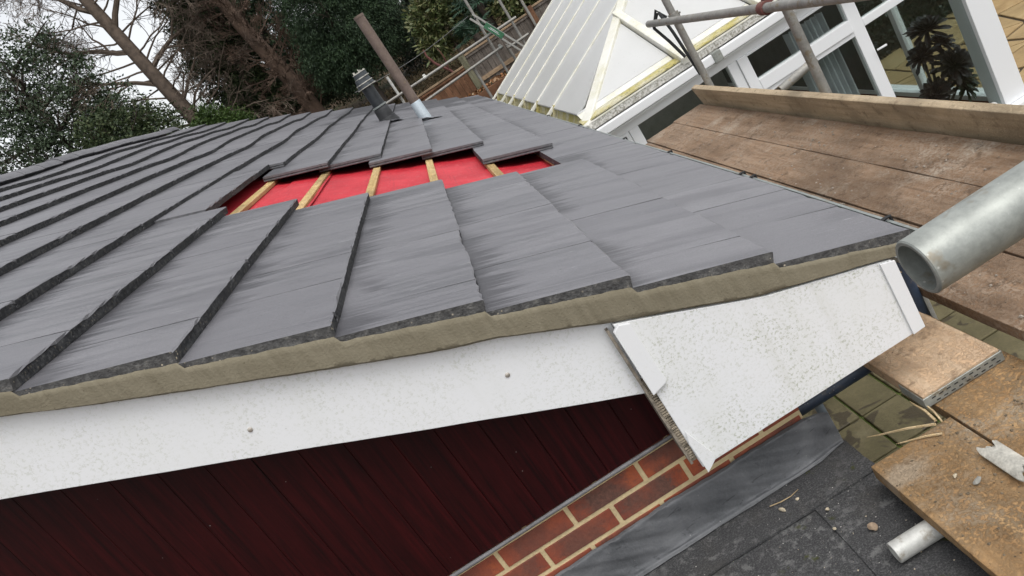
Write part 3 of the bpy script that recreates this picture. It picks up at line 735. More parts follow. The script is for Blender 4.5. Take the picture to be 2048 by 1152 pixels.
# bargeboard
m = MB()
def bbot(x): return -0.918-0.489*x
xsb = np.linspace(-2.3, 0.078, 40)
poly = [(x, 1.672, bbot(x)+0.002*wob(x*2)) for x in xsb]+[(x, 1.672, mbot(x)+0.03) for x in xsb[::-1]]
m.prism(poly, (0, 0.018, 0))
barge = m.build('bargeboard', 'upvc_light', house, bevel=0.0015, seg=1); barge['label'] = 'long white plastic bargeboard below the mortared verge'
for (x, z) in ((0.048-0.25, -0.7), (-0.724, -0.452)):
    pass
for x, z in ((-0.192, -0.706), (-0.748, -0.472)):
    m = MB(); m.lathe((x, 1.6715, z), (0, -1, 0), [(0, 0.0062), (0.0015, 0.006), (0.0028, 0.0035), (0.003, 0.0005)], 16)
    m.build('nail_cap', 'screw_metal', barge, smooth=40)

# box end
YB = 1.645
m = MB()
xl, xr, zb = 0.079, 0.722, -1.193
xe = np.linspace(xl, xr, 14)
poly = [(xl, YB, zb), (xr, YB, zb)]+[(x, YB, mbot(x)-0.003) for x in xe[::-1]]
m.prism(poly, (0, 0.125, 0))
bx = m.build('eaves_box', 'upvc_dirty', house, bevel=0.0015, seg=1); bx['label'] = 'white box end at the eave, spotted with green algae'
m = MB(); m.prism([(0.070, YB-0.013, -0.940), (0.112, YB-0.013, -0.928), (0.116, YB-0.013, -0.921), (0.113, YB-0.013, mbot(0.113)-0.004), (0.088, YB-0.013, mbot(0.088)-0.003), (0.070, YB-0.013, mbot(0.07)-0.022)], (0, 0.0125, 0)); m.build('cover_strip', 'upvc_clean', bx, bevel=0.0018, seg=2)
m = MB(); m.prism([(0.080, YB-0.006, -1.110), (0.088, YB-0.006, -1.075), (0.117, YB-0.006, -1.165), (0.117, YB-0.006, -1.186), (0.083, YB-0.006, -1.210)], (0, 0.0045, 0)); m.build('cover_strip', 'upvc_light', bx, bevel=0.0008, seg=1)
m = MB(); m.prism([(0.690, YB-0.006, -1.192), (0.724, YB-0.006, -1.190), (0.726, YB-0.006, -0.988), (0.690, YB-0.006, -0.976)], (0, 0.0045, 0)); m.build('cover_strip', 'upvc_clean', bx, bevel=0.001, seg=1)
m = MB(); m.box(0.0575, 0.0645, YB+0.004, 1.76, -1.170, -0.742); m.build('side_strip', 'joint_dirt', bx)
m = MB(); m.box(0.0650, 0.0785, YB+0.010, 1.75, -1.168, -0.905)
for i in range(30):
    z = -0.935-i*0.0075
    m.box(0.0635, 0.0788, YB+0.001+0.004*hash1(i), YB+0.0095, z-0.002-0.001*hash1(i, 3), z+0.0018)
m.build('broken_edge', 'gritty_rib', bx)
# fascia and soffit running away along the eave
m = MB(); m.prism([(0.700, 1.772, -1.19), (0.722, 1.772, -1.19), (0.722, 1.772, -0.995), (0.700, 1.772, -0.995)], (0, 12.0, -0.115)); m.build('fascia', 'upvc_light', house)
m = MB(); m.prism([(0.40, 1.772, -1.192), (0.698, 1.772, -1.192), (0.698, 1.772, -1.182), (0.40, 1.772, -1.182)], (0, 12.0, -0.115)); m.build('soffit', 'upvc_light', house)

# gable wall of bricks
YW = 1.78
m = MB(); m.box(-3.2, 0.385, YW+0.0005, YW+0.11, GZ, -1.02)
wall = m.build('brick_wall', 'brick_joint', house); wall['label'] = 'red brick gable wall with sandy mortar joints'
BP, BC = 0.2235, 0.0735
zt = -1.160+BC-0.005
for r_ in range(5):
    ztop = -1.0915-r_*BC; off = (-0.404 if r_ % 2 == 0 else -0.285)
    for i in range(-12, 6):
        xa_ = off+i*BP+0.0068; xb_ = off+(i+1)*BP-0.0068
        if xa_ > 0.35 or xb_ < -2.6: continue
        xb_ = min(xb_, 0.386)
        jz = 0.0018*(hash1(i*7+r_*3)-0.5)
        m = MB(); m.box(xa_, xb_, YW-0.0012-0.002*hash1(i+r_*5, 7), YW+0.05, ztop-0.0595+jz, ztop+jz)
        m.build('brick', 'brick', wall, bevel=0.0022, seg=2)
m = MB(); m.box(0.285, 0.383, YW+0.112, 13.6, GZ, -1.20); m.build('side_wall', 'render_wall', house)

# dark red cladding boards
m = MB(); m.prism([(-3.2, 1.772, -1.128), (0.070, 1.772, -1.128), (0.070, 1.772, -0.84), (-3.2, 1.772, 0.78)], (0, 0.0055, 0))
clad = m.build('cladding', 'mahogany', house); clad['label'] = 'dark red woodgrain cladding under the bargeboard'
x = 0.068; i = 0
while x > -2.4:
    a, b_ = x-0.1, x
    m = MB(); g = 0.0004
    m.prism([(a+g, 1.757, -1.131), (b_-g, 1.757, -1.131), (b_-g, 1.757, bbot(b_)+0.10), (a+g, 1.757, bbot(a)+0.10)], (0, 0.0145, 0))
    m.build('cladding_board', 'mahogany', clad, bevel=0.0011, seg=1); x -= 0.1; i += 1
m = MB()
def trimp(u):
    x = -2.4+u*2.462; return Vector((x, 1.752, -1.1365-0.0005*math.sin(x*9)))
m.path([trimp(i/60) for i in range(61)], [0.0055+0.0018*max(0, wob(i*1.7, 3)) for i in range(61)], 8)
m.build('edge_trim', 'grey_trim', clad, smooth=50)

# gutter
m = MB()
gx, gz, gr = 0.838, -1.055, 0.052
prof = [(gx+gr*math.cos(a), gz+gr*math.sin(a)) for a in np.linspace(R(180), R(360), 15)]
inn = [(gx+(gr-0.004)*math.cos(a), gz+(gr-0.004)*math.sin(a)) for a in np.linspace(R(360), R(180), 15)]
ring_ = [(x, z) for x, z in prof]+[(gx+gr+0.004, gz+0.004), (gx+gr-0.006, gz+0.006)]+inn
ysg = np.linspace(1.70, 13.7, 31)
n = len(ring_); b = 0
for yv in ysg:
    for x, z in ring_: m.v.append((x, yv, z+0.002*math.sin(yv*2.3)-0.0105*max(0.0, yv-2.5)))
for i in range(len(ysg)-1):
    for j in range(n): m.f.append((i*n+j, i*n+(j+1) % n, (i+1)*n+(j+1) % n, (i+1)*n+j)); m.mi.append(0)
m.f.append(tuple(range(n))); m.f.append(tuple((len(ysg)-1)*n+j for j in range(n))[::-1]); m.mi += [0, 0]
gut = m.build('gutter', 'gutter_grey', house, smooth=40); gut['label'] = 'narrow grey gutter along the eave'
for yv in (1.94, 2.80, 2.90, 3.78, 4.62, 5.9, 7.3):
    gz = -1.055-0.0105*max(0.0, yv-2.5)
    m = MB(); m.path([(gx-0.035, yv, gz-0.012), (gx, yv, gz+0.008), (gx+gr-0.004, yv, gz+0.013), (gx+gr+0.008, yv, gz+0.012), (gx+gr+0.009, yv, gz-0.012)], 0.0055, 6)
    m.build('gutter_clip', 'strap_black', gut)

# ================================================================== FLAT ROOF under the camera
fr_ = thing('flat_roof', (-1.0, 0.4, -1.66), 'black felt flat roof with pale lichen below the brick gable', 'roof')
FZ = -1.458
m = MB(); m.box(-3.2, 0.438, -2.6, YW-0.004, FZ-0.16, FZ-0.010); m.build('deck', 'fence_brown', fr_)
def sheet(name, x0, x1, y0, y1, z, k):
    m = MB(); nx_, ny_ = 40, 26
    def fn(u, v):
        x = x0+(x1-x0)*u; y = y0+(y1-y0)*v
        e = 0.0
        if v > 0.999 or v < 0.001: y += 0.004*wob(x*4, k)
        if u > 0.999 or u < 0.001: x += 0.004*wob(y*5, k+1)
        return (x, y, z+0.0025*wob(x*3+y*2, k)+e)
    m.grid(fn, nx_, ny_)
    b0 = len(m.v)
    m.grid(lambda u, v: (fn(u, 0)[0], fn(u, 0)[1], fn(u, 0)[2]-0.006*v), nx_, 1)
    m.grid(lambda u, v: (fn(u, 1)[0], fn(u, 1)[1], fn(u, 1)[2]-0.006*v), nx_, 1)
    m.grid(lambda u, v: (fn(1, u)[0], fn(1, u)[1], fn(1, u)[2]-0.006*v), ny_, 1)
    m.grid(lambda u, v: (fn(0, u)[0], fn(0, u)[1], fn(0, u)[2]-0.006*v), ny_, 1)
    return m.build(name, 'felt', fr_, smooth=50, recalc=False)
sheet('felt_sheet', -3.2, 0.452, 1.615, 1.768, FZ+0.006, 1)
sheet('felt_sheet', 0.262, 0.450, -2.6, 1.640, FZ, 2)
sheet('felt_sheet', -0.55, 0.285, -2.6, 1.645, FZ-0.005, 3)
sheet('felt_sheet', -3.2, -0.53, -2.6, 1.645, FZ-0.010, 4)
m = MB(); m.box(0.4385, 0.447, -2.6, 1.76, FZ-0.15, FZ-0.009); m.build('edge_strip', 'felt', fr_)
# lead flashing dressed down the foot of the wall
m = MB()
def leadf(u, v):
    x = -2.4+u*2.845
    prof = [(1.772, -1.318+0.006*wob(x*3, 2)), (1.766, -1.321+0.006*wob(x*3, 2)), (1.763, -1.345), (1.759, -1.375), (1.757, -1.405), (1.753, -1.43), (1.746, -1.4435), (1.738, -1.4475)]
    t_ = v*(len(prof)-1); i = min(int(t_), len(prof)-2); fr2 = t_-i
    y = prof[i][0]*(1-fr2)+prof[i+1][0]*fr2; z = prof[i][1]*(1-fr2)+prof[i+1][1]*fr2
    if 0.05 < v < 0.8: y -= 0.0045*(0.7+wob(x*2.2+z*6, 1)+0.8*wob(x*6+z*13, 4))
    if v > 0.9: y += 0.004*wob(x*2, 6)
    if x > 0.36: 
        e = (x-0.36)/0.085; z -= 0.03*e*e*(1-v); y += 0.02*e*v
    return (x, y, z)
m.grid(leadf, 200, 28)
m.build('lead_flashing', 'lead', fr_, smooth=60, recalc=False)
# grit lying on the felt
def stone(loc, s, matn, label, sq=(1, 1, 0.7), rot=0.3, name='stone_chip', cat='stone'):
    m = MB(); bm = bmesh.new(); bmesh.ops.create_icosphere(bm, subdivisions=2, radius=1)
    r = random.Random(int(loc[0]*1000)+int(loc[1]*777))
    ax = [Vector((r.uniform(-1, 1), r.uniform(-1, 1), r.uniform(-1, 1))).normalized() for _ in range(7)]
    for v in bm.verts:
        for a in ax:
            d = v.co.dot(a)
            if d > 0.62: v.co -= a*(d-0.62)
        v.co = Vector((v.co.x*sq[0], v.co.y*sq[1], v.co.z*sq[2]))*s
        v.co = Matrix.Rotation(rot, 3, 'Z') @ v.co
    zmin = min(v.co.z for v in bm.verts)
    m.v = [tuple(v.co+Vector(loc)-Vector((0, 0, zmin))) for v in bm.verts]; m.f = [tuple(v.index for v in f.verts) for f in bm.faces]; m.mi = [0]*len(m.f); bm.free()
    return tag(m.build(name, matn), label, cat, 'grit lying on the flat roof' if name == 'stone_chip' else None)
stone((0.330, 1.455, FZ+0.004), 0.012, 'stone_tan', 'tan chip of stone on the felt nearest the sawn-off tube end', (1, 1.1, 0.8), 0.2)
stone((0.195, 1.66, FZ+0.009), 0.010, 'stone_pale', 'oblong pale chip on the felt beside the dry twig', (0.6, 1.3, 0.6), 0.5)
stone((0.243, 1.668, FZ+0.009), 0.006, 'stone_pale', 'tiny white chip at the tip of the dry twig', (1, .7, .6), 0.1)
stone((0.283, 1.585, FZ+0.004), 0.007, 'stone_pale', 'small cream chip just below the felt lap line', (1, .9, .7), 0.9)
stone((0.262, 1.520, FZ+0.004), 0.006, 'stone_pale', 'small white chip where the two felt laps meet', (1, .9, .7), 1.9)
m = MB(); m.path([(0.175, 1.700, FZ+0.0115), (0.205, 1.690, FZ+0.013), (0.235, 1.688, FZ+0.013), (0.262, 1.697, FZ+0.0115)], [0.0012, 0.0014, 0.0013, 0.0008], 6)
tag(m.build('twig', 'splinter_wood'), 'thin curved dry twig lying on the black felt', 'twig')

# ================================================================== PIPES ON THE ROOF
fl = thing('flue_pipe', (-0.1005, 8.6300, -0.5836), 'tall rusty round flue pipe with pale blue-grey base on the roof', 'flue')
FX, FY = -0.1005, 8.6300
m = MB(); m.pipe((FX, FY, -0.3827), (FX, FY, 0.6659), 0.0555, 0.0038, 28); m.build('stack', 'rusty_flue', fl, smooth=40)
m = MB(); m.lathe((FX, FY, 0.6391), (0, 0, 1), [(0, 0.0560), (0.0010, 0.0591), (0.0258, 0.0591), (0.0268, 0.0560)], 28, 0, True); m.build('rim', 'rusty_flue', fl, smooth=40)
m = MB(); m.lathe((FX, FY, -0.6506), (0, 0, 1), [(0, 0.0708), (0.0574, 0.0660), (0.2679, 0.0598), (0.2775, 0.0564)], 28); m.build('base_sleeve', 'flue_base', fl, smooth=40)
def slate(cx, cy, hw, hl, h0):
    s = (X0-cx)/cT
    return lambda u, v: tuple(surf(s+(u-0.5)*2*hl, cy+(v-0.5)*2*hw, h0+0.006*wob(u*5+v*7, 3)))
m = MB(); m.grid(slate(FX+0.05, FY-0.04, 0.11, 0.11, 0.026), 8, 8); m.build('flashing_slate', 'roof_back', fl, smooth=60)
VX, VY = -0.4580, 8.9540
vp = thing('vent_pipe', (VX, VY, -0.4505), 'black plastic soil vent pipe with louvred cowl on the roof', 'vent pipe')
m = MB(); m.lathe((VX, VY, -0.2628), (0, 0, 1), [(0, 0.0741), (0.0563, 0.0723), (0.3191, 0.0704)], 28); m.build('pipe', 'black_plastic', vp, smooth=40)
m = MB(); m.lathe((VX-0.0056, VY, -0.4974), (0, 0, 1), [(0, 0.1333), (0.0657, 0.1183), (0.1173, 0.1032), (0.1389, 0.0995), (0.1445, 0.0910), (0.2112, 0.0873), (0.2581, 0.0854), (0.2694, 0.0779)], 28); m.build('collar', 'vent_collar', vp, smooth=35)
m = MB(); m.lathe((VX-0.0056, VY, -0.2234), (0, 0, 1), [(0, 0.0882), (0.0066, 0.0901), (0.0150, 0.0901), (0.0188, 0.0798)], 28); m.build('seal_ring', 'gutter_grey', vp, smooth=40)
m = MB(); m.lathe((VX+0.0047, VY, 0.0319), (0, 0, 1), [(0, 0.1089), (0.0131, 0.1108), (0.0188, 0.1023), (0.0469, 0.0967), (0.0526, 0.1004), (0.0591, 0.0929), (0.0892, 0.0863), (0.1108, 0.0845)], 28, 0); m.build('cowl', 'vent_cowl', vp, smooth=35)
for h, r in ((0.0291, 0.1122), (0.0760, 0.1028), (0.1352, 0.0887), (0.1952, 0.0802)):
    m = MB(); m.lathe((VX+0.0047+0.0103*(h > 0.0939), VY, h), (0, 0, 1), [(0, r-0.0103), (0.0019, r), (0.0094, r), (0.0113, r-0.0103)], 28, 0, True); m.build('bleached_ring', 'vent_bleached', vp, smooth=35)
m = MB(); m.lathe((VX+0.0150, VY, 0.1464), (0, 0, 1), [(0, 0.0798), (0.0488, 0.0770), (0.0497, 0.0629)], 24); m.build('cowl_top', 'vent_cowl', vp, smooth=40)
for i in range(5):
    a = i*1.2201; px_, py_ = VX+0.0150+0.0629*math.cos(a), VY+0.0629*math.sin(a)
    m = MB(); m.box(px_-0.0066, px_+0.0066, py_-0.0047, py_+0.0047, 0.1952, 0.2159+0.0206*hash1(i)); m.build('prong', 'vent_bleached', vp)
m = MB(); m.grid(slate(VX+0.03, VY-0.04, 0.10, 0.11, 0.026), 8, 8); m.build('flashing_slate', 'roof_back', vp, smooth=60)

# ================================================================== CONSERVATORY
S_ = 6.45/6.1
YC = 6.45
con = thing('conservatory', (2.6, 9.0, GZ), 'white framed conservatory with mossy panelled roof beyond the eave', 'conservatory')
XL, XR = 0.985, 4.53
zt_, zg = -1.245, -1.36     # gutter top and bottom
def pt(x, z): return (x*S_, z*S_)
# eave beam, gutter
m = MB(); m.box(XL-0.02, XR, YC-0.10, YC+0.02, -1.262, -1.205); m.build('eave_beam', 'speckled_white', con, bevel=0.006)
m = MB(); m.box(XL-0.02, XR, YC-0.102, YC+0.02, -1.2045, -1.192); m.build('eave_edge', 'bar_white', con, bevel=0.003)
m = MB(); m.box(XL+0.05, XR, YC-0.155, YC-0.103, -1.345, -1.268); m.build('gutter', 'upvc_clean', con, bevel=0.012, seg=3)
m = MB(); m.box(XL+0.05, XR, YC-0.128, YC-0.104, -1.366, -1.349); m.build('gutter_lip', 'upvc_clean', con, bevel=0.006)
m = MB(); m.box(2.16, 2.24, YC-0.163, YC-0.1, -1.352, -1.262); m.build('gutter_joint', 'galv', con, bevel=0.004)
# front frame
def fbox(name, x0, x1, z0, z1, y0=YC-0.035, y1=YC+0.035, mm='upvc_clean', bv=0.006):
    m = MB(); m.box(x0, x1, y0, y1, z0, z1); return m.build(name, mm, con, bevel=bv)
fbox('head_rail', XL, XR, -1.45, -1.366)
fbox('mullion', 1.205, 1.29, -3.16, -1.4502); fbox('mullion', 1.294, 1.385, -3.16, -1.4502)
fbox('mullion', 2.275, 2.36, -3.16, -1.4502); fbox('mullion', 2.363, 2.455, -3.16, -1.4502, YC-0.05)
fbox('mullion', 3.35, 3.46, -3.16, -1.4502)
fbox('corner_post', 4.316, 4.53, -3.16, -1.4502, YC-0.05, YC+0.16)
fbox('corner_post', XL, XL+0.07, -3.16, -1.4502)
fbox('sash_rail', 2.4555, 3.3495, -1.80, -1.692, YC-0.052, YC+0.03); fbox('transom', 2.4555, 3.3495, -1.845, -1.803)
fbox('sash_head', 2.4555, 3.3495, -1.47, -1.4505, YC-0.05)
fbox('transom', 3.4605, 4.3155, -1.815, -1.745)
fbox('transom', 1.3855, 2.2745, -1.80, -1.73)
fbox('sill', XL-0.05, XR+0.08, -3.225, -3.163, YC-0.13, YC+0.12, 'upvc_clean', 0.01)
m = MB(); m.box(XL, XR, YC-0.07, YC+0.16, GZ, -3.228); m.build('dwarf_wall', 'brick', con)
def pane(x0, x1, z0, z1, y=YC): 
    m = MB(); m.box(x0, x1, y-0.006, y+0.006, z0, z1); return m.build('pane', 'glass', con)
for a in ((XL+0.07, 1.205, -3.16, -1.45), (1.385, 2.275, -1.73, -1.45), (1.385, 2.275, -3.16, -1.80), (2.455, 3.35, -1.692, -1.47), (2.455, 3.35, -3.16, -1.845), (3.46, 4.316, -1.745, -1.45), (3.46, 4.316, -3.16, -1.815)):
    pane(a[0]+0.001, a[1]-0.001, a[2]+0.001, a[3]-0.001)
m = MB(); m.bar((3.46, YC-0.06, -2.045), (3.545, YC-0.075, -2.045), 0.016, 0.016); m.build('handle', 'upvc_clean', con, bevel=0.004)
# back and side glazing
YBK = 12.9
for y in (7.75, 8.6):
    m = MB(); m.box(XR-0.07, XR, y-0.04, y+0.04, -3.16, -1.38); m.build('side_mullion', 'upvc_clean', con)
m = MB(); m.box(XR-0.08, XR+0.01, YC+0.17, YBK, -1.42, -1.25); m.build('side_head', 'upvc_clean', con)
m = MB(); m.box(XR-0.08, XR+0.06, YC+0.17, YBK, -3.21, -3.16); m.build('side_sill', 'upvc_clean', con)
m = MB(); m.box(XR-0.06, XR, YC+0.17, YBK, GZ, -3.215); m.build('side_wall', 'brick', con)
m = MB(); m.box(XR-0.046, XR-0.036, YC+0.17, 8.6, -3.158, -1.424); m.build('side_pane', 'glass', con)
m = MB(); m.box(XL-0.02, XR, YBK, YBK+0.1, GZ, -1.25); m.build('back_wall', 'render_wall', con)
m = MB(); m.box(XL-0.04, XL+0.02, YC+0.05, YBK, GZ, -1.25); m.build('party_wall', 'render_wall', con)
m = MB(); m.box(XL+0.02, XR-0.06, YC+0.16, YBK, GZ+0.03, GZ+0.12); m.build('floor', 'floor_tile', con)
# roof
KL = 0.47; ZL = -1.2
def lz(x): return ZL+KL*(x-0.93)
KF = 0.42
def hipy(x): return YC-0.02+(lz(x)-lz(0.96))/KF
def fz(y): return lz(0.96)+KF*(y-YC+0.02)
XRG = 2.75
bars = [12.55, 11.5, 10.65, 9.75, 8.78, 7.79]
ends = bars+[6.62]
for i in range(len(ends)-1):
    ya, yb = ends[i], ends[i+1]
    m = MB(); n = 10
    x0 = 1.03
    # sheet between two bars, cut by the hip
    polyp = []
    y_lo, y_hi = yb+0.03, ya-0.03
    def xmax(y): return min(XRG, 0.96+max(0.0, (y-YC+0.02))*KF/KL)
    ysamp = np.linspace(y_lo, y_hi, 9)
    polyp = [(x0, y_hi, lz(x0)), (x0, y_lo, lz(x0))]+[(max(x0+0.01, xmax(y)-0.03), y, lz(max(x0+0.01, xmax(y)-0.03))) for y in ysamp]
    m.prism([(a, b_, c_+0.006) for a, b_, c_ in polyp], (0.0, 0, 0.016)); m.build('roof_sheet', 'white_sheet', con)
for y in bars:
    xm = min(XRG, 0.96+(y-YC+0.02)*KF/KL)
    m = MB(); m.bar((0.90, y, lz(0.90)+0.02), (xm-0.02, y, lz(xm-0.02)+0.02), 0.05, 0.034, up=(-KL, 0, 1)); o = m.build('glazing_bar', 'bar_white', con, bevel=0.008)
    m = MB(); m.bar((1.062, y, -1.118), (0.945, y, -1.298), 0.066, 0.05, up=(-1.5, 0, 1)); m.build('bar_end', 'mossy_white', con, bevel=0.008)
# mossy eave flashing below the sheets
for i in range(len(ends)-1):
    ya, yb = ends[i]-0.04, ends[i+1]+0.04
    for (xa_, za_, xb_, zb_) in ((1.050, -1.160, 1.002, -1.232), (0.999, -1.240, 0.952, -1.312)):
        m = MB(); m.prism([(xa_, ya, za_), (xa_, yb, za_), (xb_, yb, zb_), (xb_, ya, zb_)], (0.012, 0, -0.006)); m.build('eave_flashing', 'mossy_white', con)
m = MB(); m.box(0.955, 0.985, YC+0.03, YBK, -1.45, -1.325); m.build('side_gutter', 'mossy_white', con)
# hip bar
xt = XRG
yt = YC-0.02+(lz(xt)-lz(0.96))/KF
m = MB(); m.bar((0.975, YC-0.10, lz(0.93)-0.02), (xt, yt, lz(xt)+0.03), 0.105, 0.055); hip = m.build('hip_bar', 'bar_white', con, bevel=0.014, seg=3)
m = MB(); m.bar((XR-0.02, YC-0.08, lz(0.96)), (xt, yt, lz(xt)+0.03), 0.105, 0.055); m.build('hip_bar', 'bar_white', con, bevel=0.014, seg=3)
m = MB(); m.bar((xt, yt, lz(xt)+0.03), (xt, YBK, lz(xt)+0.03), 0.12, 0.06); m.build('ridge_bar', 'bar_white', con, bevel=0.014)
# front panels: between hip and jack bars
jacks = [1.97, 2.75, 3.53]
xsj = [0.96]+jacks+[XR]
def ymaxf(x):
    xx = x if x <= XRG else XRG-(x-XRG)*(XRG-0.96)/(XR-XRG)
    return YC-0.02+(lz(xx)-lz(0.96))/KF
for i in range(4):
    a, b_ = xsj[i]+0.05, xsj[i+1]-0.05
    xs_ = sorted(set([a, b_]+[x for x in (XRG,) if a < x < b_]))
    ylow = YC+0.10
    top = [(x, max(ylow+0.01, ymaxf(x)-0.08)) for x in np.linspace(a, b_, 7)]
    polyp = [(x, y, fz(y)) for x, y in top]
    polyp = [(b_, ylow, fz(ylow)), (a, ylow, fz(ylow))]+polyp
    m = MB(); m.prism([(q[0], q[1], q[2]+0.004) for q in polyp], (0, 0, 0.016)); m.build('roof_sheet', 'white_sheet', con)
    m = MB(); m.prism([(a, ylow-0.01, fz(ylow)+0.004), (b_, ylow-0.01, fz(ylow)+0.004), (b_, ylow-0.07, fz(ylow-0.07)), (a, ylow-0.07, fz(ylow-0.07))], (0, 0, 0.012)); m.build('lower_flashing', 'grey_trim' if False else 'bar_white', con)
    m = MB(); m.prism([(a-0.03, ylow-0.075, fz(ylow-0.075)), (b_+0.03, ylow-0.075, fz(ylow-0.075)), (b_+0.03, YC-0.085, fz(YC-0.085)+0.03), (a-0.03, YC-0.085, fz(YC-0.085)+0.03)], (0, 0, 0.010)); m.build('mossy_flashing', 'mossy_white', con)
for x in jacks:
    yy = ymaxf(x)
    m = MB(); m.bar((x, YC-0.14, fz(YC-0.14)+0.045), (x, yy, fz(yy)+0.03), 0.075, 0.07, up=(0, -KF, 1)); m.build('jack_bar', 'bar_white', con, bevel=0.012)
m = MB()   # slope turned away
m.add([(xt, yt, lz(xt)), (XR, YC-0.02, lz(0.96)), (XR, YBK, lz(0.96)), (xt, YBK, lz(xt))], [(0, 1, 2, 3)]); m.build('far_roof_sheet', 'white_sheet', con, recalc=False)

m = MB(); m.box(XR-0.07, XR-0.01, 8.645, YBK, -3.158, -1.424); m.build('side_wall_panel', 'dark_panel', con)
# things inside the conservatory
def curtain(x0, x1, y, z0, z1, label):
    m = MB(); n = 48
    def fn(u, v):
        x = x0+(x1-x0)*u; return (x+0.01*math.sin(v*3), y+0.028*math.sin(u*2*math.pi*7)+0.01*math.sin(u*31), z1+(z0-z1)*v)
    m.grid(fn, n*2, 6); m.grid(lambda u, v: (fn(u, v)[0], fn(u, v)[1]+0.004, fn(u, v)[2]), n*2, 6)
    tag(m.build('curtain', 'curtain', smooth=60, recalc=False), label, 'curtain')
curtain(2.90, 3.28, YC+0.19, -3.40, -1.55, 'pale grey curtain behind the window with the open fanlight')
# wicker chair
ch = thing('wicker_chair', (2.65, 7.1, GZ+0.12), 'brown wicker chair behind the conservatory window', 'chair')
m = MB(); m.box(2.38, 2.92, 6.85, 7.35, -3.12, -3.02); m.build('seat', 'wicker', ch, bevel=0.02)
m = MB(); m.grid(lambda u, v: (2.36+u*0.58, 7.36-0.10*math.sin(u*math.pi)*0+0.12*v, -3.05+v*(0.72+0.22*math.sin(u*math.pi))), 16, 10); m.grid(lambda u, v: (2.36+u*0.58, 7.40+0.12*v, -3.05+v*(0.72+0.22*math.sin(u*math.pi))), 16, 10); m.build('backrest', 'wicker', ch, recalc=False)
for x in (2.36, 2.90):
    m = MB(); m.path([(x+0.02, 6.86, -3.06), (x+0.02, 6.86, -2.82), (x+0.02, 7.1, -2.78), (x+0.02, 7.4, -2.70)], 0.022, 8); m.build('armrest', 'wicker', ch, smooth=50)
    for y in (6.9, 7.32):
        m = MB(); m.tube((x+0.03, y, -3.12), (x+0.03, y, GZ+0.122), 0.02, n=10); m.build('leg', 'wicker', ch)
m = MB(); m.box(2.42, 2.88, 6.88, 7.30, -3.018, -2.94); m.build('cushion', 'cushion', ch, bevel=0.03, seg=3)
# aeonium on the sill side
pl = thing('potted_plant', (4.02, 6.95, GZ+0.12), 'dark purple tree aeonium in a pot behind the largest window', 'plant')
m = MB(); m.lathe((4.02, 6.95, GZ+0.12), (0, 0, 1), [(0, 0.13), (0.22, 0.17), (0.26, 0.185), (0.29, 0.185)], 24); m.build('pot', 'terracotta', pl, smooth=40)
def rosette(c, r, tilt, matn, seed):
    rr = random.Random(seed); m = MB(); q = Vector(tilt).normalized(); e = q.orthogonal().normalized(); g = q.cross(e)
    for i in range(46):
        a = i*2.39996; lay = i/46; el = 1.15-1.45*lay
        d = (e*math.cos(a)+g*math.sin(a))*math.cos(el)+q*math.sin(el); d.normalize()
        L = r*(0.45+0.6*lay)*rr.uniform(0.85, 1.1); wd_ = r*0.2
        sd2 = d.cross(q).normalized() if d.cross(q).length > 1e-3 else e; up2 = sd2.cross(d)
        c0 = Vector(c)
        p1 = c0+d*L*0.6+sd2*wd_*0.55+up2*0.004; p2 = c0+d*L*0.6-sd2*wd_*0.55+up2*0.004
        p1b = c0+d*L*0.85+sd2*wd_*0.62; p2b = c0+d*L*0.85-sd2*wd_*0.62
        tip = c0+d*L*1.0-q*0.01*lay; b0 = c0+sd2*wd_*0.2; b1 = c0-sd2*wd_*0.2
        m.add([b0, p1, p1b, tip, p2b, p2, b1, c0+d*L*0.6-up2*0.008], [(0, 1, 7, 6), (1, 2, 3, 7), (7, 3, 4, 5), (6, 7, 5)])
    return m.build('rosette', matn, pl, recalc=False)
base = Vector((4.05, 6.95, -3.2))
RS = [((4.27, 6.97, -2.33), .20, (0.1, -.4, 1)), ((4.34, 6.98, -2.52), .17, (.5, -.5, 1)), ((4.12, 6.95, -2.51), .15, (-.6, -.5, .8)), ((4.31, 6.86, -2.72), .20, (.2, -.9, .7)), ((4.50, 6.92, -2.90), .17, (.5, -.7, .8)), ((4.06, 6.88, -2.87), .15, (-.5, -.8, .6)), ((4.44, 6.95, -2.73), .14, (.8, -.4, .7)), ((4.40, 6.9, -3.0), .15, (.6, -.8, .5))]
for i, (c, r, tl) in enumerate(RS):
    c = (min(c[0], 4.36), c[1], c[2]); r *= 1.12
    rosette(c, r, tl, 'leaf_green_aeonium' if i in (4, 7) else 'leaf_aeonium', i)
    mid = (base+Vector(c))/2+Vector((0.03*math.sin(i), 0.02, -0.05))
    m = MB(); m.path([base+Vector((0, 0, -0.1)), base+Vector((0.02, 0, 0.1)), mid, Vector(c)], [0.02, 0.018, 0.014, 0.011], 8); m.build('stem', 'bark', pl, smooth=50)
m = MB(); m.lathe((3.70, 6.85, GZ+0.12), (0, 0, 1), [(0, 0.10), (0.12, 0.17), (0.26, 0.15), (0.36, 0.06), (0.40, 0.05)], 18)
tag(m.build('plastic_sack', 'sack_grey', smooth=60), 'grey sack slumped at the foot of the dark houseplant', 'sack')
m = MB(); m.lathe((3.86, 7.15, GZ+0.12), (0, 0, 1), [(0, 0.06), (0.02, 0.065), (0.50, 0.065), (0.52, 0.05), (0.60, 0.045)], 18)
tag(m.build('storage_tub', 'upvc_clean', smooth=50), 'white plastic tub standing behind the dark houseplant', 'tub')
m = MB(); m.box(3.52, 3.80, 7.1, 7.4, GZ+0.122, GZ+0.36)
tag(m.build('plastic_crate', 'teal_plastic', bevel=0.02), 'teal plastic crate on the conservatory floor', 'crate')

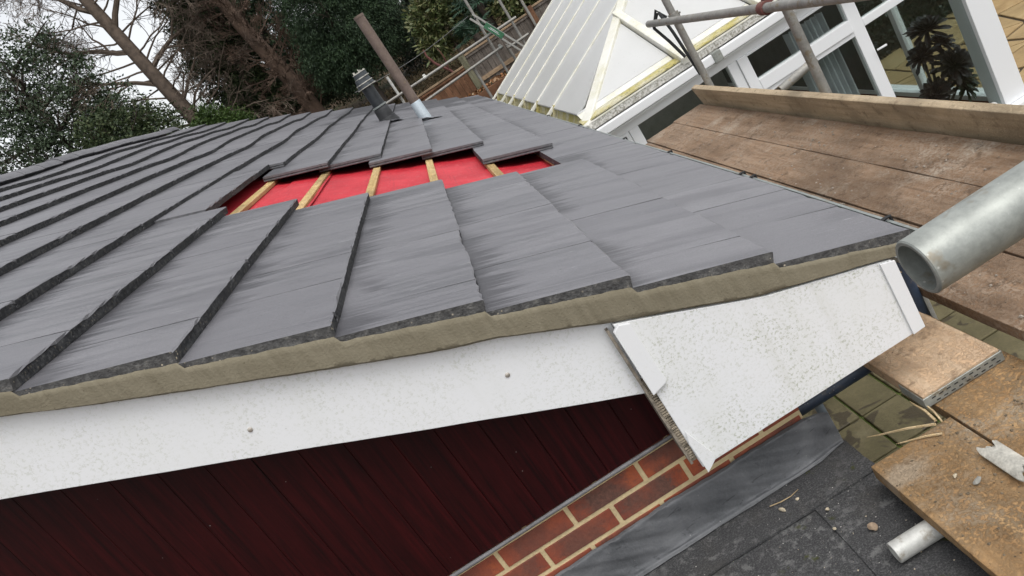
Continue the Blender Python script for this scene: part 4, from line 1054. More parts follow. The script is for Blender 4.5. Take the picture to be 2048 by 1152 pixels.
# ================================================================== SCAFFOLD
TR = 0.02415
def tubeobj(p0, p1, matn, label, group='scaffold tubes', n=28, name='scaffold_tube', r=TR):
    m = MB(); m.pipe(p0, p1, r, 0.004, n); return tag(m.build(name, matn, smooth=40), label, 'scaffold tube', group)
def coupler(parent, p, ax, matn='galv_old', s=1.0):
    p = Vector(p); a = Vector(ax).normalized(); m = MB()
    m.lathe(p-a*0.026*s, a, [(0, TR+0.001), (0.001, TR+0.009*s), (0.050*s, TR+0.009*s), (0.051*s, TR+0.001)], 18, 0, True)
    e = a.orthogonal().normalized(); m.obox(p+e*(TR+0.015)*s, a*0.02*s, a.cross(e)*0.018*s, e*0.012*s)
    m.tube(p+e*(TR+0.02)*s+a.cross(e)*0.03, p+e*(TR+0.02)*s-a.cross(e)*0.03, 0.007*s, n=8)
    o = m.build('coupler', matn, parent, smooth=35); return o
def board(x0, x1, y0, y1, zt_, th, matn, name, label, group, bow=0.0):
    m = MB(); n = 24
    def fn(yv): return bow*math.sin((yv-y0)/(y1-y0)*math.pi)
    ysb = np.linspace(y0, y1, n+1); b = 0
    prof = [(x0, -th), (x1, -th), (x1, 0), (x0, 0)]
    for yv in ysb:
        for i, (x, z) in enumerate(prof): m.v.append((x+0.0025*wob(yv*3, i+x0*9), yv, zt_+z+fn(yv)+0.0012*wob(yv*5, i)))
    for i in range(n):
        for j in range(4): m.f.append((i*4+j, i*4+(j+1) % 4, (i+1)*4+(j+1) % 4, (i+1)*4+j)); m.mi.append(0)
    m.f.append((0, 1, 2, 3)); m.f.append((n*4+3, n*4+2, n*4+1, n*4)); m.mi += [0, 0]
    return tag(m.build(name, matn, bevel=0.003, seg=2), label, 'scaffold board', group)
G1 = 'boards of the eaves scaffold deck'
board(0.892, 1.105, 1.02, 5.10, -1.290, 0.038, 'deck_wood', 'scaffold_board', 'narrow sliver of deck board nearest the gutter', G1)
board(1.112, 1.333, 0.95, 5.16, -1.288, 0.038, 'deck_wood', 'scaffold_board', 'middle board of the mortar-stained scaffold deck', G1)
board(1.340, 1.565, 1.00, 5.20, -1.291, 0.038, 'deck_wood', 'scaffold_board', 'deck board lying against the upright toe board', G1)
m = MB(); m.obox((1.590, 3.2, -1.235), (0.019, 0, 0.004), (0, 2.0, 0), (-0.014, 0, 0.075)); 
tag(m.build('toe_board', 'toe_wood', bevel=0.005, seg=2), 'long tan toe board standing on edge along the deck', 'scaffold board')
# boards at the lower lift
G2 = 'boards of the lower scaffold lift'
board(0.415, 0.640, -1.2, 1.54, -1.370, 0.038, 'gritty_wood', 'scaffold_board', 'ochre gritty board overlapping the flat roof edge, splinters at its end', G2)
board(0.646, 0.872, -1.2, 2.6, -1.370, 0.038, 'gritty_wood', 'scaffold_board', 'ochre gritty board running under the metal-banded plank', G2)
bb = thing('banded_plank', (0.735, 2.4, -1.37), 'pale orange plank with a slotted metal band on its end', 'scaffold board')
m = MB(); m.box(0.626, 0.846, 1.605, 3.4, -1.3685, -1.332); m.build('plank', 'banded_wood', bb, bevel=0.003)
m = MB(); m.box(0.6235, 0.8485, 1.6005, 1.6045, -1.3675, -1.3385); m.box(0.6225, 0.6252, 1.6005, 1.70, -1.3675, -1.3385); m.box(0.8468, 0.849, 1.6005, 1.70, -1.3675, -1.3385)
band = m.build('end_band', 'galv', bb, bevel=0.0008, seg=1)
for i in range(9):
    for j in range(2):
        x = 0.645+i*0.0215+j*0.009; m = MB(); m.box(x, x+0.011, 1.5996, 1.6006, -1.349-j*0.0125, -1.3465-j*0.0125); m.build('slot', 'strap_black', band)
# splinters at the end of the first lower board
for i, (a, b_, r) in enumerate([((0.600, 1.535, -1.362), (0.470, 1.640, -1.375), 0.0034), ((0.607, 1.545, -1.361), (0.615, 1.66, -1.368), 0.0042), ((0.590, 1.50, -1.364), (0.50, 1.555, -1.366), 0.0028), ((0.614, 1.53, -1.360), (0.632, 1.64, -1.364), 0.003)]):
    m = MB(); a, b_ = Vector(a), Vector(b_); m.path([a, a.lerp(b_, 0.4)+Vector((0.003, 0, 0.002)), a.lerp(b_, 0.8), b_], [r, r*0.9, r*0.6, r*0.15], 4)
    tag(m.build('wood_splinter', 'splinter_wood'), ['long pale wood splinter pointing left over the wet slab', 'thick straight splinter along the end of the gritty board', 'short lower splinter forking off the gritty board', 'splinter lying closest to the metal-banded plank'][i], 'splinter', 'splinters at the board end')
# broken gutter fragment
m = MB()
def frag(u, v):
    a = R(20)+R(125)*v; rag = 0.012*math.sin(v*9)+0.006*math.sin(v*23)
    y = 1.27+u*0.11+(rag if u > 0.99 else 0)-(rag if u < 0.01 else 0)
    return (0.622+0.026*math.cos(a)*1.15, y, -1.366+0.026*math.sin(a)-0.006)
m.grid(frag, 10, 14); m.grid(lambda u, v: tuple(Vector(frag(u, v))-Vector((0, 0, 0.003))), 10, 14)
tag(m.build('gutter_fragment', 'vent_bleached', smooth=50, recalc=False), 'broken curved scrap of off-white gutter lying across the board gap', 'scrap')
stone((0.545, 1.330, -1.369), 0.011, 'sack_grey', 'grey crumb of mortar in the middle of the gritty board', (1.2, .8, .5), 0.2, 'mortar_crumb', 'mortar')
stone((0.525, 1.375, -1.369), 0.007, 'stone_pale', 'cream crumb of mortar near the white mortar smear', (1.2, .8, .5), 0.9, 'mortar_crumb', 'mortar')
# crumbs trodden into the boards
def crumbs(n, x0, x1, y0, y1, z, smin, smax, label, matn):
    m = MB(); rr = random.Random(n)
    for k in range(n):
        x, y = rr.uniform(x0, x1), rr.uniform(y0, y1); s_ = smin+(smax-smin)*rr.random()**3
        a = [Vector((rr.uniform(.5, 1)*s_*math.cos(q*1.2566+rr.random()*.5), rr.uniform(.5, 1)*s_*math.sin(q*1.2566+rr.random()*.5), 0)) for q in range(5)]
        c0 = Vector((x, y, z)); top = c0+Vector((rr.uniform(-.2, .2)*s_, rr.uniform(-.2, .2)*s_, s_*rr.uniform(.3, .7)))
        m.add([c0+q for q in a]+[c0+q*0.6+Vector((0, 0, s_*0.4)) for q in a]+[top], [(q, (q+1) % 5, 5+(q+1) % 5, 5+q) for q in range(5)]+[(5+q, 5+(q+1) % 5, 10) for q in range(5)])
    tag(m.build('mortar_crumbs', matn, recalc=False), label, 'crumbs', kind='stuff')
crumbs(700, 0.90, 1.55, 1.2, 5.0, -1.2885, 0.0015, 0.009, 'mortar crumbs scattered over the scaffold deck', 'mortar_pale')
crumbs(420, 0.42, 0.865, 0.9, 1.53, -1.3695, 0.0012, 0.006, 'mortar crumbs trodden into the gritty boards', 'mortar_dark')
crumbs(260, -0.4, 0.43, 0.9, 1.66, FZ+0.0005, 0.0008, 0.0042, 'fine pale grit strewn over the black felt', 'stone_pale')
# stub of tube lying on the felt under the lower board
tubeobj((0.318, 1.346, FZ+0.0285), (0.98, 1.346, FZ+0.0285), 'galv_pale', 'paint-splashed tube end lying on the felt under the gritty board')
# big tube close to the camera
big = tubeobj((0.2455, 0.526, -0.333), (2.3, 0.530, -0.330), 'galv', 'large galvanised tube end close to the camera at right', n=48)
# blue tubes below the box end
tubeobj((0.28, 1.905, -1.385), (0.80, 1.905, -1.385), 'blue_paint', 'dull blue tube crossing under the white box end')
tubeobj((0.872, 1.96, GZ), (0.872, 1.96, -1.10), 'blue_paint', 'upright dull blue tube between box end and deck', r=0.021)
tubeobj((0.834, 3.4, GZ), (0.834, 3.4, -1.42), 'grey_blue', 'dark upright standard rising from the mossy slabs')
# deck standards and guard rail beyond the toe board
p1 = tubeobj((1.668, 5.16, GZ), (1.668, 5.16, 1.4), 'galv_old', 'upright standard carrying the black strap')
p2 = tubeobj((1.672, 3.665, GZ), (1.672, 3.665, -0.70), 'galv_old', 'upright standard in front of the conservatory fanlight')
gr_ = tubeobj((1.668-0.052, 5.56, -0.690), (1.668-0.052, 1.2, -0.735), 'galv_old', 'level guard rail above the toe board')
coupler(gr_, (1.616, 3.75, -0.708), (0, 1, 0), 'red_clamp', 1.1); coupler(p1, (1.668, 5.16, -0.690), (0, 0, 1), 'galv_old')
m = MB(); m.path([(1.66, 5.42, -0.64), (1.60, 5.44, -0.72), (1.63, 5.36, -0.85), (1.655, 5.30, -0.98)], 0.011, 6); m.path([(1.66, 5.38, -0.64), (1.66, 5.30, -0.8), (1.655, 5.22, -1.0), (1.66, 5.20, -1.12)], 0.011, 6); m.path([(1.60, 5.44, -0.72), (1.66, 5.42, -0.62), (1.70, 5.40, -0.70)], 0.011, 6)
tag(m.build('strap', 'strap_black', smooth=60), 'black strap hanging from the end of the guard rail', 'strap')
tubeobj((1.63, 4.05, -1.185), (1.87, 4.05, -1.150), 'galv_old', 'short grey tube end poking out past the toe board')
tubeobj((1.30, 2.77, -1.352), (1.83, 2.77, -1.345), 'galv_pale', 'pale transom tube end below the dark houseplant')
tubeobj((0.95, 4.6, -1.355), (1.75, 4.6, -1.355), 'galv_old', 'transom tube under the far end of the deck')

# scaffold beyond the house
YF = 15.3
GF = 'scaffold tubes beyond the house'
def ft(p0, p1, label, matn='galv_old', r=0.027): return tubeobj(p0, p1, matn, label, GF, 14, r=r)
a1 = ft((-1.457, YF, -0.395), (2.307, YF, -0.407), 'upper far guard rail running behind the rusty flue')
coupler(a1, (0.243, YF, -0.397), (1, 0, 0), 'galv_pale', 1.3)
a2 = ft((0.000, YF+0.06, -0.767), (1.821, YF+0.06, -0.716), 'lower far guard rail in front of the brown fence panel')
coupler(a2, (1.773, YF+0.06, -0.719), (1, 0, 0), 'galv', 1.3)
ft((1.882, YF+0.1, -0.801), (2.368, YF+0.1, -0.795), 'short far tube end right of the ladder')
ft((-0.680, YF+0.1, -0.419), (-0.291, YF+0.1, -0.407), 'stub of far rail between the vent and the flue')
ft((-0.364, YF+0.16, GZ), (-0.364, YF+0.16, 0.000), 'pale far standard between the vent and the flue', 'galv_pale')
ft((1.127, YF+0.13, GZ), (1.127, YF+0.13, -0.729), 'far standard in front of the fence post')
ft((1.651, YF+0.2, GZ+2), (1.700, YF+0.2, 2.914), 'far standard rising behind the top of the ladder')
ft((2.216, YF+0.14, GZ), (2.216, YF+0.14, 2.671), 'far standard left of the conservatory roof')
ft((2.559, YF+0.05, GZ), (2.559, YF+0.05, 2.671), 'far standard closest to the conservatory roof')
ft((1.919, YF+0.26, GZ), (1.919, YF+0.26, -0.729), 'far standard under the ladder foot')
ld = thing('ladder', (1.821, YF+0.2, -1.093), 'folded aluminium ladder with a green label beyond the roof', 'ladder')
A, B = Vector((1.579, YF-0.1, 0.055)), Vector((2.259, YF-0.1, -1.275)); dd = (B-A).normalized(); sd2 = Vector((dd.z, 0, -dd.x))
for k in (-1, 1):
    m = MB(); m.bar(A+sd2*0.046*k, B+sd2*0.046*k, 0.036, 0.05, up=(0, 1, 0)); m.build('stile', 'alu', ld, bevel=0.004)
for i in range(5):
    q = A.lerp(B, 0.06+i*0.2); m = MB(); m.tube(q-sd2*0.06, q+sd2*0.06, 0.014, n=10); m.build('rung', 'strap_black', ld)
m = MB(); q = A.lerp(B, 0.33); m.obox(q+Vector((0, -0.03, 0)), dd*0.2, sd2*0.054, (0, 0.004, 0)); m.build('label_plate', 'label_green', ld)
for k in range(2):
    m = MB(); m.obox(q+Vector((0, -0.0355, 0))+sd2*(0.012-0.022*k), dd*(0.12-0.03*k), sd2*0.0035, (0, 0.001, 0)); m.build('label_line', 'upvc_light', ld)
m = MB(); m.path([(-1.2+3.0*i/20, 17.9, 0.10+0.35*0+0.52*(i/20)**1.0*0-0.10*math.sin(i/20*math.pi)+0.0*i) for i in range(21)], 0.008, 5)
tag(m.build('cable', 'cable'), 'thin slack cable crossing behind the rusty flue', 'cable')

# ================================================================== FENCE AND RAISED BED
def fence(name, x0, x1, y, z0, ztop, matn, label, drop=0.0):
    f = thing(name, ((x0+x1)/2, y, z0), label, 'fence', 'garden fence panels')
    n = max(1, round((x1-x0)/0.12)); wv = (x1-x0)/n
    for i in range(n):
        m = MB(); m.box(x0+i*wv+0.003, x0+(i+1)*wv-0.003, y-0.004*(i % 2), y+0.016, z0, ztop-0.02); m.build('board', matn, f, bevel=0.002, seg=1)
    m = MB(); m.box(x0, x1, y-0.035, y+0.05, ztop-0.018, ztop+0.022); m.build('capping', 'fence_rail', f, bevel=0.004)
    m = MB(); m.box(x0, x1, y-0.030, y-0.006, ztop-0.075, ztop-0.035); m.build('top_rail', matn, f, bevel=0.003)
    m = MB(); m.box(x0, x1, y-0.034, y-0.006, ztop-0.66, ztop-0.57); m.build('gravel_board', 'fence_rail' if matn == 'fence_grey' else matn, f, bevel=0.003)
fence('garden_fence', -1.55, -0.16, 17.14, -1.5, -0.69, 'fence_brown', 'brown board fence panel half hidden by the flue')
fence('garden_fence', -0.15, 1.078, 17.14, -1.5, -0.694, 'fence_brown', 'brown board fence panel left of the greenish post')
fence('garden_fence', 1.216, 2.822, 17.2, -1.5, -0.522, 'fence_grey', 'weathered grey fence panel right of the greenish post')
fence('garden_fence', 2.98, 5.0, 17.2, -1.5, -0.46, 'fence_grey', 'weathered grey fence panel beside the conservatory roof')
for x0, x1, zt2, mt, lb in ((1.079, 1.214, -0.47, 'post_green', 'greenish timber post where brown and grey fences meet'), (2.824, 2.978, -0.41, 'fence_brown', 'brown timber post between the two grey fence panels')):
    m = MB(); m.box(x0, x1, 17.12, 17.26, -1.5, zt2); tag(m.build('fence_post', mt, bevel=0.006), lb, 'post', 'fence posts')
bed = thing('raised_bed', (2.5, 16.4, GZ), 'raised garden bed with brown timber front covered in dead leaves', 'garden bed')
for i in range(11):
    z1 = -1.285-i*0.2; m = MB(); m.box(0.71, 5.6, 16.28, 16.36, z1-0.196, z1); m.build('sleeper', 'bed_timber', bed, bevel=0.008)
m = MB(); m.box(0.71, 5.6, 16.365, 17.05, -1.75, -1.315); m.build('soil_fill', 'soil', bed)

# ================================================================== VEGETATION
def leaf_mesh(name, P, D, L, Wd, matn, parent=None, curl=0.15, kind=None):
    """many small folded leaves: P centres, D directions, L lengths, Wd widths"""
    n = len(P); rv = rng.normal(size=(n, 3)); D = D/np.linalg.norm(D, axis=1, keepdims=True)
    S = np.cross(D, rv); S /= np.linalg.norm(S, axis=1, keepdims=True)+1e-9; N = np.cross(S, D)
    L = L[:, None]; Wd = Wd[:, None]
    a = P-D*L*0.5; b = P+S*Wd*0.5-N*L*curl*0.3; c = P+D*L*0.5-N*L*curl; d = P-S*Wd*0.5-N*L*curl*0.3
    V = np.stack([a, b, c, d], 1).reshape(-1, 3)
    me = bpy.data.meshes.new(name); org = V.mean(0)
    me.vertices.add(4*n); me.vertices.foreach_set('co', (V-org).ravel())
    me.loops.add(4*n); me.polygons.add(n)
    me.loops.foreach_set('vertex_index', np.arange(4*n)); me.polygons.foreach_set('loop_start', np.arange(0, 4*n, 4))
    me.update(calc_edges=True); me.materials.append(MAT[matn]); me.validate()
    o = bpy.data.objects.new(name, me); link(o, parent, Vector(org))
    if kind: o['kind'] = kind
    return o
def crown(ells, nclump, per, csize, droop=0.0, outward=0.5, shell=0.55):
    """clumped points through a set of ellipsoids"""
    P, D = [], []
    wts = np.array([e[1][0]*e[1][1]*e[1][2] for e in ells])**0.67; wts /= wts.sum()
    for _ in range(nclump):
        i = rng.choice(len(ells), p=wts); c, r = np.array(ells[i][0]), np.array(ells[i][1])
        u = rng.normal(size=3); u /= np.linalg.norm(u); rad = shell+(1-shell)*rng.random()**0.6
        cc = c+u*r*rad
        k = max(3, int(per*rng.uniform(0.5, 1.5)))
        q = cc+rng.normal(size=(k, 3))*csize*rng.uniform(0.6, 1.3)*np.array([1, 1, 0.7])
        dd_ = rng.normal(size=(k, 3))*(1-outward)+(q-c)/r*outward*1.2+np.array([0, 0, -droop])
        P.append(q); D.append(dd_)
    return np.concatenate(P), np.concatenate(D)
class Branch:
    def __init__(s, seed): s.r = random.Random(seed); s.m = MB()
    def limb(s, p, d, L, r, depth, kids, spread, grav=0.0, wig=0.12, nseg=6, taper=0.35, ratio=(0.45, 0.75), minr=0.004, low=0.25):
        p = Vector(p); d = Vector(d).normalized(); pts = [p.copy()]; rad = [r]; q = p.copy(); dirs = [d.copy()]
        for i in range(nseg):
            d = (d+Vector((s.r.gauss(0, wig), s.r.gauss(0, wig), s.r.gauss(0, wig)+grav))).normalized()
            q = q+d*L/nseg; pts.append(q.copy()); rad.append(max(minr, r*(1-(1-taper)*(i+1)/nseg))); dirs.append(d.copy())
        s.m.path(pts, rad, 9 if r > 0.08 else (5 if r > 0.02 else 3), cap=depth == 0)
        if depth <= 0: return
        for k in range(kids):
            t_ = low+(1-low)*(k+s.r.random())/kids; i = min(int(t_*nseg), nseg-1); f = t_*nseg-i
            c = pts[i].lerp(pts[i+1], f); rr = rad[i]*(1-f)+rad[i+1]*f
            a = dirs[i+1].orthogonal().normalized(); a.rotate(Matrix.Rotation(s.r.uniform(0, 2*math.pi), 3, dirs[i+1]))
            nd = (dirs[i+1]*math.cos(spread)+a*math.sin(spread)).normalized()
            s.limb(c, nd, L*s.r.uniform(*ratio)*(1.1-0.5*t_), max(minr, rr*0.55), depth-1, kids, spread*s.r.uniform(0.8, 1.2), grav, wig*1.1, max(3, nseg-1), taper, ratio, minr, low)

def g(x, y): return terr(x, y)
# big bare tree
tr = thing('bare_tree', (-5.35, 22, g(-5.35, 22)), 'leafless tree with thick brown trunk in front of the white sky', 'tree')
B_ = Branch(3)
pts = [Vector((-5.2, 22, g(-5.2, 22)-0.3)), Vector((-5.36, 22, 0.6)), Vector((-5.44, 22, 2.0)), Vector((-5.60, 22, 3.6)), Vector((-5.78, 22, 5.6)), Vector((-6.0, 22.2, 7.6)), Vector((-6.1, 22.3, 9.5))]
B_.m.path(pts, [0.28, 0.225, 0.20, 0.175, 0.15, 0.12, 0.07], 14)
trunk = B_.m.build('trunk', 'bark', tr, smooth=60)
B_ = Branch(11)
for (p, d, L, r) in [((-5.5, 22, 2.9), (-0.85, -.1, .75), 2.6, .07), ((-5.55, 22, 3.4), (.9, .1, .55), 2.4, .075), ((-5.62, 22, 4.0), (-.9, .2, .5), 3.4, .08), ((-5.7, 22, 4.6), (.75, -.2, .8), 3.2, .085), ((-5.75, 22, 5.2), (-.7, 0, .9), 3.2, .08), ((-5.8, 22, 5.8), (.9, .1, .5), 3.0, .08), ((-5.46, 22, 2.3), (.8, -.1, .35), 1.8, .05), ((-5.9, 22, 6.5), (-.9, .1, .4), 3.4, .08), ((-5.9, 22, 6.9), (.8, .2, .8), 3.2, .08), ((-6., 22.2, 7.6), (-.5, 0, 1), 3, .07), ((-5.4, 22, 1.7), (-.9, -.2, .4), 1.8, .045), ((-5.42, 22, 1.9), (.8, -.3, .5), 1.6, .045)]:
    B_.limb(p, d, L, r, 4, 4, 0.75, -0.01, 0.13, 7, 0.3, (0.4, 0.68), 0.0055, 0.18)
for i in range(44):
    z = 1.2+6.6*i/44; a = i*2.4; x = float(np.interp(z, [0.6, 2, 3.6, 5.6, 7.6], [-5.36, -5.44, -5.6, -5.78, -6.0])); sg = -1 if i % 2 else 1
    B_.limb((x, 22, z), (sg*(0.6+0.4*abs(math.cos(a))), 0.5*math.sin(a), 0.35+0.3*math.sin(i*1.7)), random.uniform(1.5, 3.0), 0.03, 3, 6, 0.62, 0.012, 0.16, 6, 0.25, (0.4, 0.75), 0.0045, 0.2)
B_.m.build('branches', 'twig_grey', tr, recalc=False)['kind'] = 'stuff'
# holly on the left
def tree(name, loc, label, ells, ncl, per, cs, L, W_, lm, barkm='bark_dark', droop=0.1, outward=0.45, shell=0.4, trunk_r=0.14, cat='tree', group=None, limbs=7, curl=0.15):
    x, y = loc; o = thing(name, (x, y, g(x, y)), label, cat, group)
    top = max(e[0][2]+e[1][2]*0.6 for e in ells); Bq = Branch(int(abs(x*100))+3)
    Bq.m.path([(x, y, g(x, y)-0.2), (x+0.05, y, g(x, y)*0.5+top*0.5-0.3), (ells[0][0][0], ells[0][0][1], top)], [trunk_r, trunk_r*0.7, trunk_r*0.2], 9)
    Bq.m.build('trunk', barkm, o, smooth=60)
    Bq = Branch(int(abs(x*130))+5)
    for i in range(limbs):
        f = 0.25+0.7*i/limbs; z = g(x, y)*(1-f)+top*f; a = i*2.4
        Bq.limb((x, y, z), (math.cos(a), math.sin(a), 0.5), ells[0][1][0]*0.9, trunk_r*0.35, 2, 4, 0.6, 0.0, 0.12, 5, 0.3, (0.4, 0.7), 0.006)
    Bq.m.build('limbs', barkm, o, recalc=False)['kind'] = 'stuff'
    P, D = crown(ells, ncl, per, cs, droop, outward, shell)
    n = len(P); leaf_mesh('crown', P, D, L*rng.uniform(0.6, 1.3, n), W_*rng.uniform(0.6, 1.3, n), lm, o, curl)
    return o
tree('holly_tree', (-8.4, 21.5), 'tall glossy evergreen tree at far left with sky showing through',
     [((-8.3, 21.5, 3.1), (2.0, 1.6, 2.4)), ((-7.6, 21.5, 4.4), (1.0, 1.0, 1.7)), ((-9.6, 21.5, 3.6), (1.8, 1.5, 2.4)), ((-7.0, 21.6, 2.4), (1.2, 1.2, 1.4))], 1050, 30, 0.15, 0.105, 0.05, 'leaf_holly', shell=0.2, limbs=22)
tree('evergreen_shrub', (-6.9, 20.2), 'dense dark shrub under the bare tree just above the ridge',
     [((-6.9, 20.2, 1.3), (1.5, 1.0, 1.0)), ((-6.0, 20.3, 1.9), (0.9, 0.8, 0.9)), ((-6.9, 20.3, 2.3), (0.9, 0.8, 0.9)), ((-8.4, 20.3, 1.7), (1.5, 1.0, 1.1)), ((-5.8, 20.4, 1.1), (0.9, 0.8, 0.7))], 900, 34, 0.13, 0.09, 0.045, 'leaf_ivy', shell=0.3, trunk_r=0.08, cat='shrub')
tree('ivy_tree', (-4.3, 23.5), 'ivy-covered evergreen beside the bare trunk',
     [((-4.3, 23.5, 2.6), (0.9, 0.9, 1.9)), ((-4.1, 23.5, 4.6), (0.7, 0.7, 1.2)), ((-3.9, 23.3, 1.2), (1.1, 0.9, 1.2)), ((-3.5, 23.2, 3.4), (0.8, 0.7, 1.4))], 1700, 40, 0.12, 0.09, 0.05, 'leaf_ivy', shell=0.35, trunk_r=0.16)
tree('light_bush', (-4.75, 20.5), 'bright green feathery bush peeping over the roof edge',
     [((-4.75, 20.5, 1.15), (0.55, 0.5, 0.75)), ((-4.2, 20.5, 0.85), (0.4, 0.4, 0.5))], 420, 40, 0.09, 0.10, 0.028, 'leaf_light', shell=0.3, trunk_r=0.05, cat='bush', limbs=4)
# brown twiggy tree
tb = thing('twiggy_tree', (-2.6, 22.3, g(-2.6, 22.3)), 'tree of dense reddish brown bare twigs beside the dark yew', 'tree')
Bt = Branch(21); Bt.m.path([(-2.6, 22.3, g(-2.6, 22.3)-0.2), (-2.75, 22.3, 1.4), (-3.0, 22.3, 3.2), (-3.1, 22.3, 5.2), (-3.2, 22.3, 7.0)], [0.26, 0.22, 0.18, 0.13, 0.06], 10); Bt.m.build('trunk', 'twig_brown', tb, smooth=60)
Bt = Branch(22)
for i in range(40):
    z = 0.2+6.0*i/40; a = i*2.4+0.4*math.sin(i); x = -2.65-0.09*z
    Bt.limb((x, 22.3, z), (math.cos(a), 0.8*math.sin(a)-0.25, 0.35), 1.0 if z < 4 else 0.9, 0.03, 3, 6, 0.62, 0.05, 0.13, 5, 0.3, (0.42, 0.72), 0.0058, 0.15)
Bt.m.build('twigs', 'twig_brown', tb, recalc=False)['kind'] = 'stuff'
# yews and dark backdrop
tree('yew_tree', (-1.0, 21.2), 'dark green yew with drooping sprays behind the vent pipe',
     [((-0.75, 21.2, 2.1), (1.25, 1.0, 2.1)), ((-0.2, 21.2, 3.2), (1.3, 1.0, 1.8)), ((-1.4, 21.4, 1.1), (0.8, 0.8, 0.9)), ((0.1, 21.3, 1.2), (0.8, 0.8, 1.0))], 2400, 56, 0.12, 0.085, 0.02, 'leaf_yew', droop=0.8, shell=0.4, trunk_r=0.2)
tree('yew_tree', (-3.0, 25.5), 'dark evergreen standing behind the reddish brown twigs',
     [((-3.2, 25.5, 2.6), (1.5, 1.2, 2.6)), ((-2.6, 25.5, 5.0), (1.8, 1.2, 2.0)), ((-2.0, 25.6, 1.4), (1.4, 1.2, 1.4))], 1700, 46, 0.16, 0.12, 0.03, 'leaf_yew', droop=0.5, shell=0.4, trunk_r=0.22)
tree('yew_tree', (1.2, 25.0), 'almost black evergreen behind the top of the rusty flue',
     [((0.9, 25.0, 1.6), (1.6, 1.2, 2.3)), ((2.2, 25.2, 1.2), (1.4, 1.2, 1.9)), ((0.2, 25, 3.2), (1.4, 1.2, 1.6))], 1500, 46, 0.15, 0.12, 0.035, 'leaf_dark', droop=0.4, shell=0.35, trunk_r=0.22)
tree('yew_tree', (4.2, 27.0), 'dark evergreen above the grey fence and palms',
     [((4.0, 27.0, 0.8), (2.0, 1.4, 1.9)), ((6.0, 27.2, 0.6), (1.9, 1.4, 1.8))], 900, 36, 0.2, 0.2, 0.09, 'leaf_dark', droop=0.3, shell=0.35, trunk_r=0.2)
tree('rhododendron', (1.35, 20.0), 'yellow-green leafy rhododendron to the right of the rusty flue',
     [((1.15, 20.0, 0.45), (0.52, 0.5, 0.62)), ((1.55, 20.0, 0.75), (0.55, 0.5, 0.55)), ((0.95, 19.9, 0.0), (0.35, 0.4, 0.35)), ((1.75, 20.0, 0.1), (0.35, 0.4, 0.4))], 330, 20, 0.10, 0.16, 0.05, 'leaf_rhodo', 'twig_grey', shell=0.55, outward=0.6, trunk_r=0.045, cat='shrub', limbs=12)
tree('laurel_bush', (3.2, 19.4), 'light green laurel behind the far standards at top',
     [((3.1, 19.4, -0.1), (0.6, 0.5, 0.5)), ((3.7, 19.4, 0.0), (0.6, 0.5, 0.55))], 300, 24, 0.1, 0.13, 0.06, 'leaf_rhodo', shell=0.4, trunk_r=0.05, cat='bush', limbs=5)
# red stem shrub below the rhododendron
m = MB(); m.path([(1.07, 18.6, -1.1), (0.87, 18.6, -0.66), (0.66, 18.6, -0.35), (0.585, 18.6, -0.11), (0.60, 18.6, 0.05)], [0.035, 0.032, 0.03, 0.026, 0.02], 8)
m.path([(0.85, 18.6, -0.64), (0.91, 18.5, -0.37), (0.89, 18.5, -0.1)], [0.02, 0.015, 0.008], 6)
tag(m.build('bare_shrub', 'red_clamp', smooth=60), 'curved reddish bare shrub stem below the rhododendron', 'shrub')
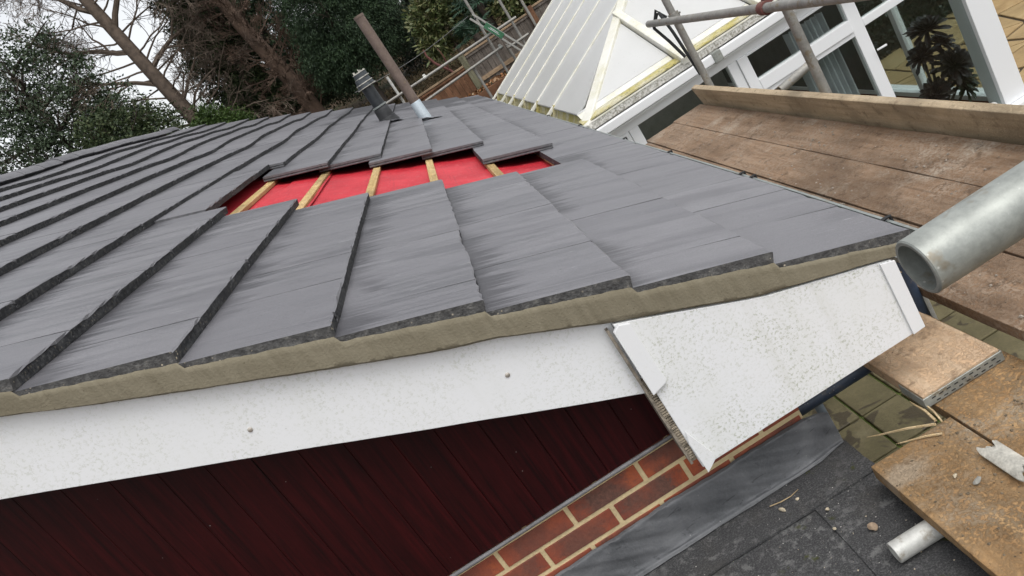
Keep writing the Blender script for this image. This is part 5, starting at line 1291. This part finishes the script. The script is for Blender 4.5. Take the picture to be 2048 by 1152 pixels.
# fan palms
def palm(loc, ztop, nleaf, rad, label, seed):
    x, y = loc; o = thing('fan_palm', (x, y, g(x, y)), label, 'palm', 'fan palms by the fence'); r = random.Random(seed)
    m = MB(); m.path([(x, y, g(x, y)-0.1), (x+0.03, y, (g(x, y)+ztop)/2), (x, y, ztop)], [0.11, 0.10, 0.09], 10); m.build('trunk', 'bark_dark', o, smooth=60)
    for i in range(nleaf):
        a = i*2.4+r.uniform(-.3, .3); el = r.uniform(-0.5, 1.2)
        d = Vector((math.cos(a)*math.cos(el), math.sin(a)*math.cos(el), math.sin(el))); st_ = Vector((x, y, ztop)); hub = st_+d*rad*r.uniform(0.45, 0.7)
        m = MB(); m.path([st_, hub], [0.012, 0.008], 4)
        up = d.orthogonal().normalized(); up = (Vector((0, 0, 1))-d*d.z); up = up.normalized() if up.length > 0.05 else d.orthogonal().normalized(); sd3 = d.cross(up)
        for k in range(19):
            b = R(-115)+R(230)*k/18; dr = (d*math.cos(b)+sd3*math.sin(b)).normalized(); LL = rad*r.uniform(0.55, 0.7)
            s_ = dr.cross(up).normalized()*0.016; tip = hub+dr*LL-Vector((0, 0, LL*0.18)); mid = hub+dr*LL*0.55
            m.add([hub, mid+s_, tip, mid-s_, mid+up*0.012], [(0, 1, 4), (1, 2, 4), (0, 4, 3), (4, 2, 3)])
        m.build('frond', 'leaf_palm', o, recalc=False)
palm((2.35, 19.6), 0.22, 20, 0.78, 'larger blue-green fan palm at the top behind the ladder', 4)
palm((1.75, 18.2), -0.30, 15, 0.50, 'smaller dark fan palm below the ladder top', 8)
# dead leaves on the bed and straw under the palms
n = 900
P = np.stack([rng.uniform(0.73, 5.3, n), rng.uniform(16.3, 17.0, n), np.full(n, -1.30)+rng.uniform(0, 0.07, n)], 1)
o = leaf_mesh('dead_leaves', P, rng.normal(size=(n, 3))*np.array([1, 1, 0.5]), rng.uniform(0.06, 0.12, n), rng.uniform(0.035, 0.075, n), 'leaf_dead', None, 0.4)
tag(o, 'rust-brown fallen leaves lying along the raised bed', 'leaves', kind='stuff')
n = 14000
xg = rng.uniform(-9, 6, n); yg = rng.uniform(17.5, 25, n)
P = np.stack([xg, yg, np.array([g(a, b) for a, b in zip(xg, yg)])+rng.uniform(0, 0.16, n)], 1)
o = leaf_mesh('bank_litter', P, rng.normal(size=(n, 3))*np.array([1, 1, 0.9]), rng.uniform(0.06, 0.22, n), rng.uniform(0.01, 0.05, n), 'straw', None, 0.3)
tag(o, 'brown leaf litter and dry stalks covering the bank behind the fence', 'leaf litter', kind='stuff')
# clipped dark hedge beyond the terrace
hd = thing('clipped_hedge', (7.2, 11.2, GZ), 'dark clipped hedge seen through the largest conservatory pane', 'hedge')
m = MB(); m.box(4.95, 9.6, 10.75, 11.6, GZ, -2.45); m.build('core', 'leaf_dark', hd)
n = 26000
P = np.stack([rng.uniform(4.9, 9.7, n), rng.uniform(10.65, 11.7, n), rng.uniform(GZ, -2.35, n)], 1)
f_ = rng.random(n); P[f_ < 0.55, 1] = 10.68+rng.random((f_ < 0.55).sum())*0.1; P[f_ > 0.8, 2] = -2.42+rng.random((f_ > 0.8).sum())*0.1
leaf_mesh('foliage', P, rng.normal(size=(n, 3)), rng.uniform(0.04, 0.09, n), rng.uniform(0.02, 0.045, n), 'leaf_dark', hd)
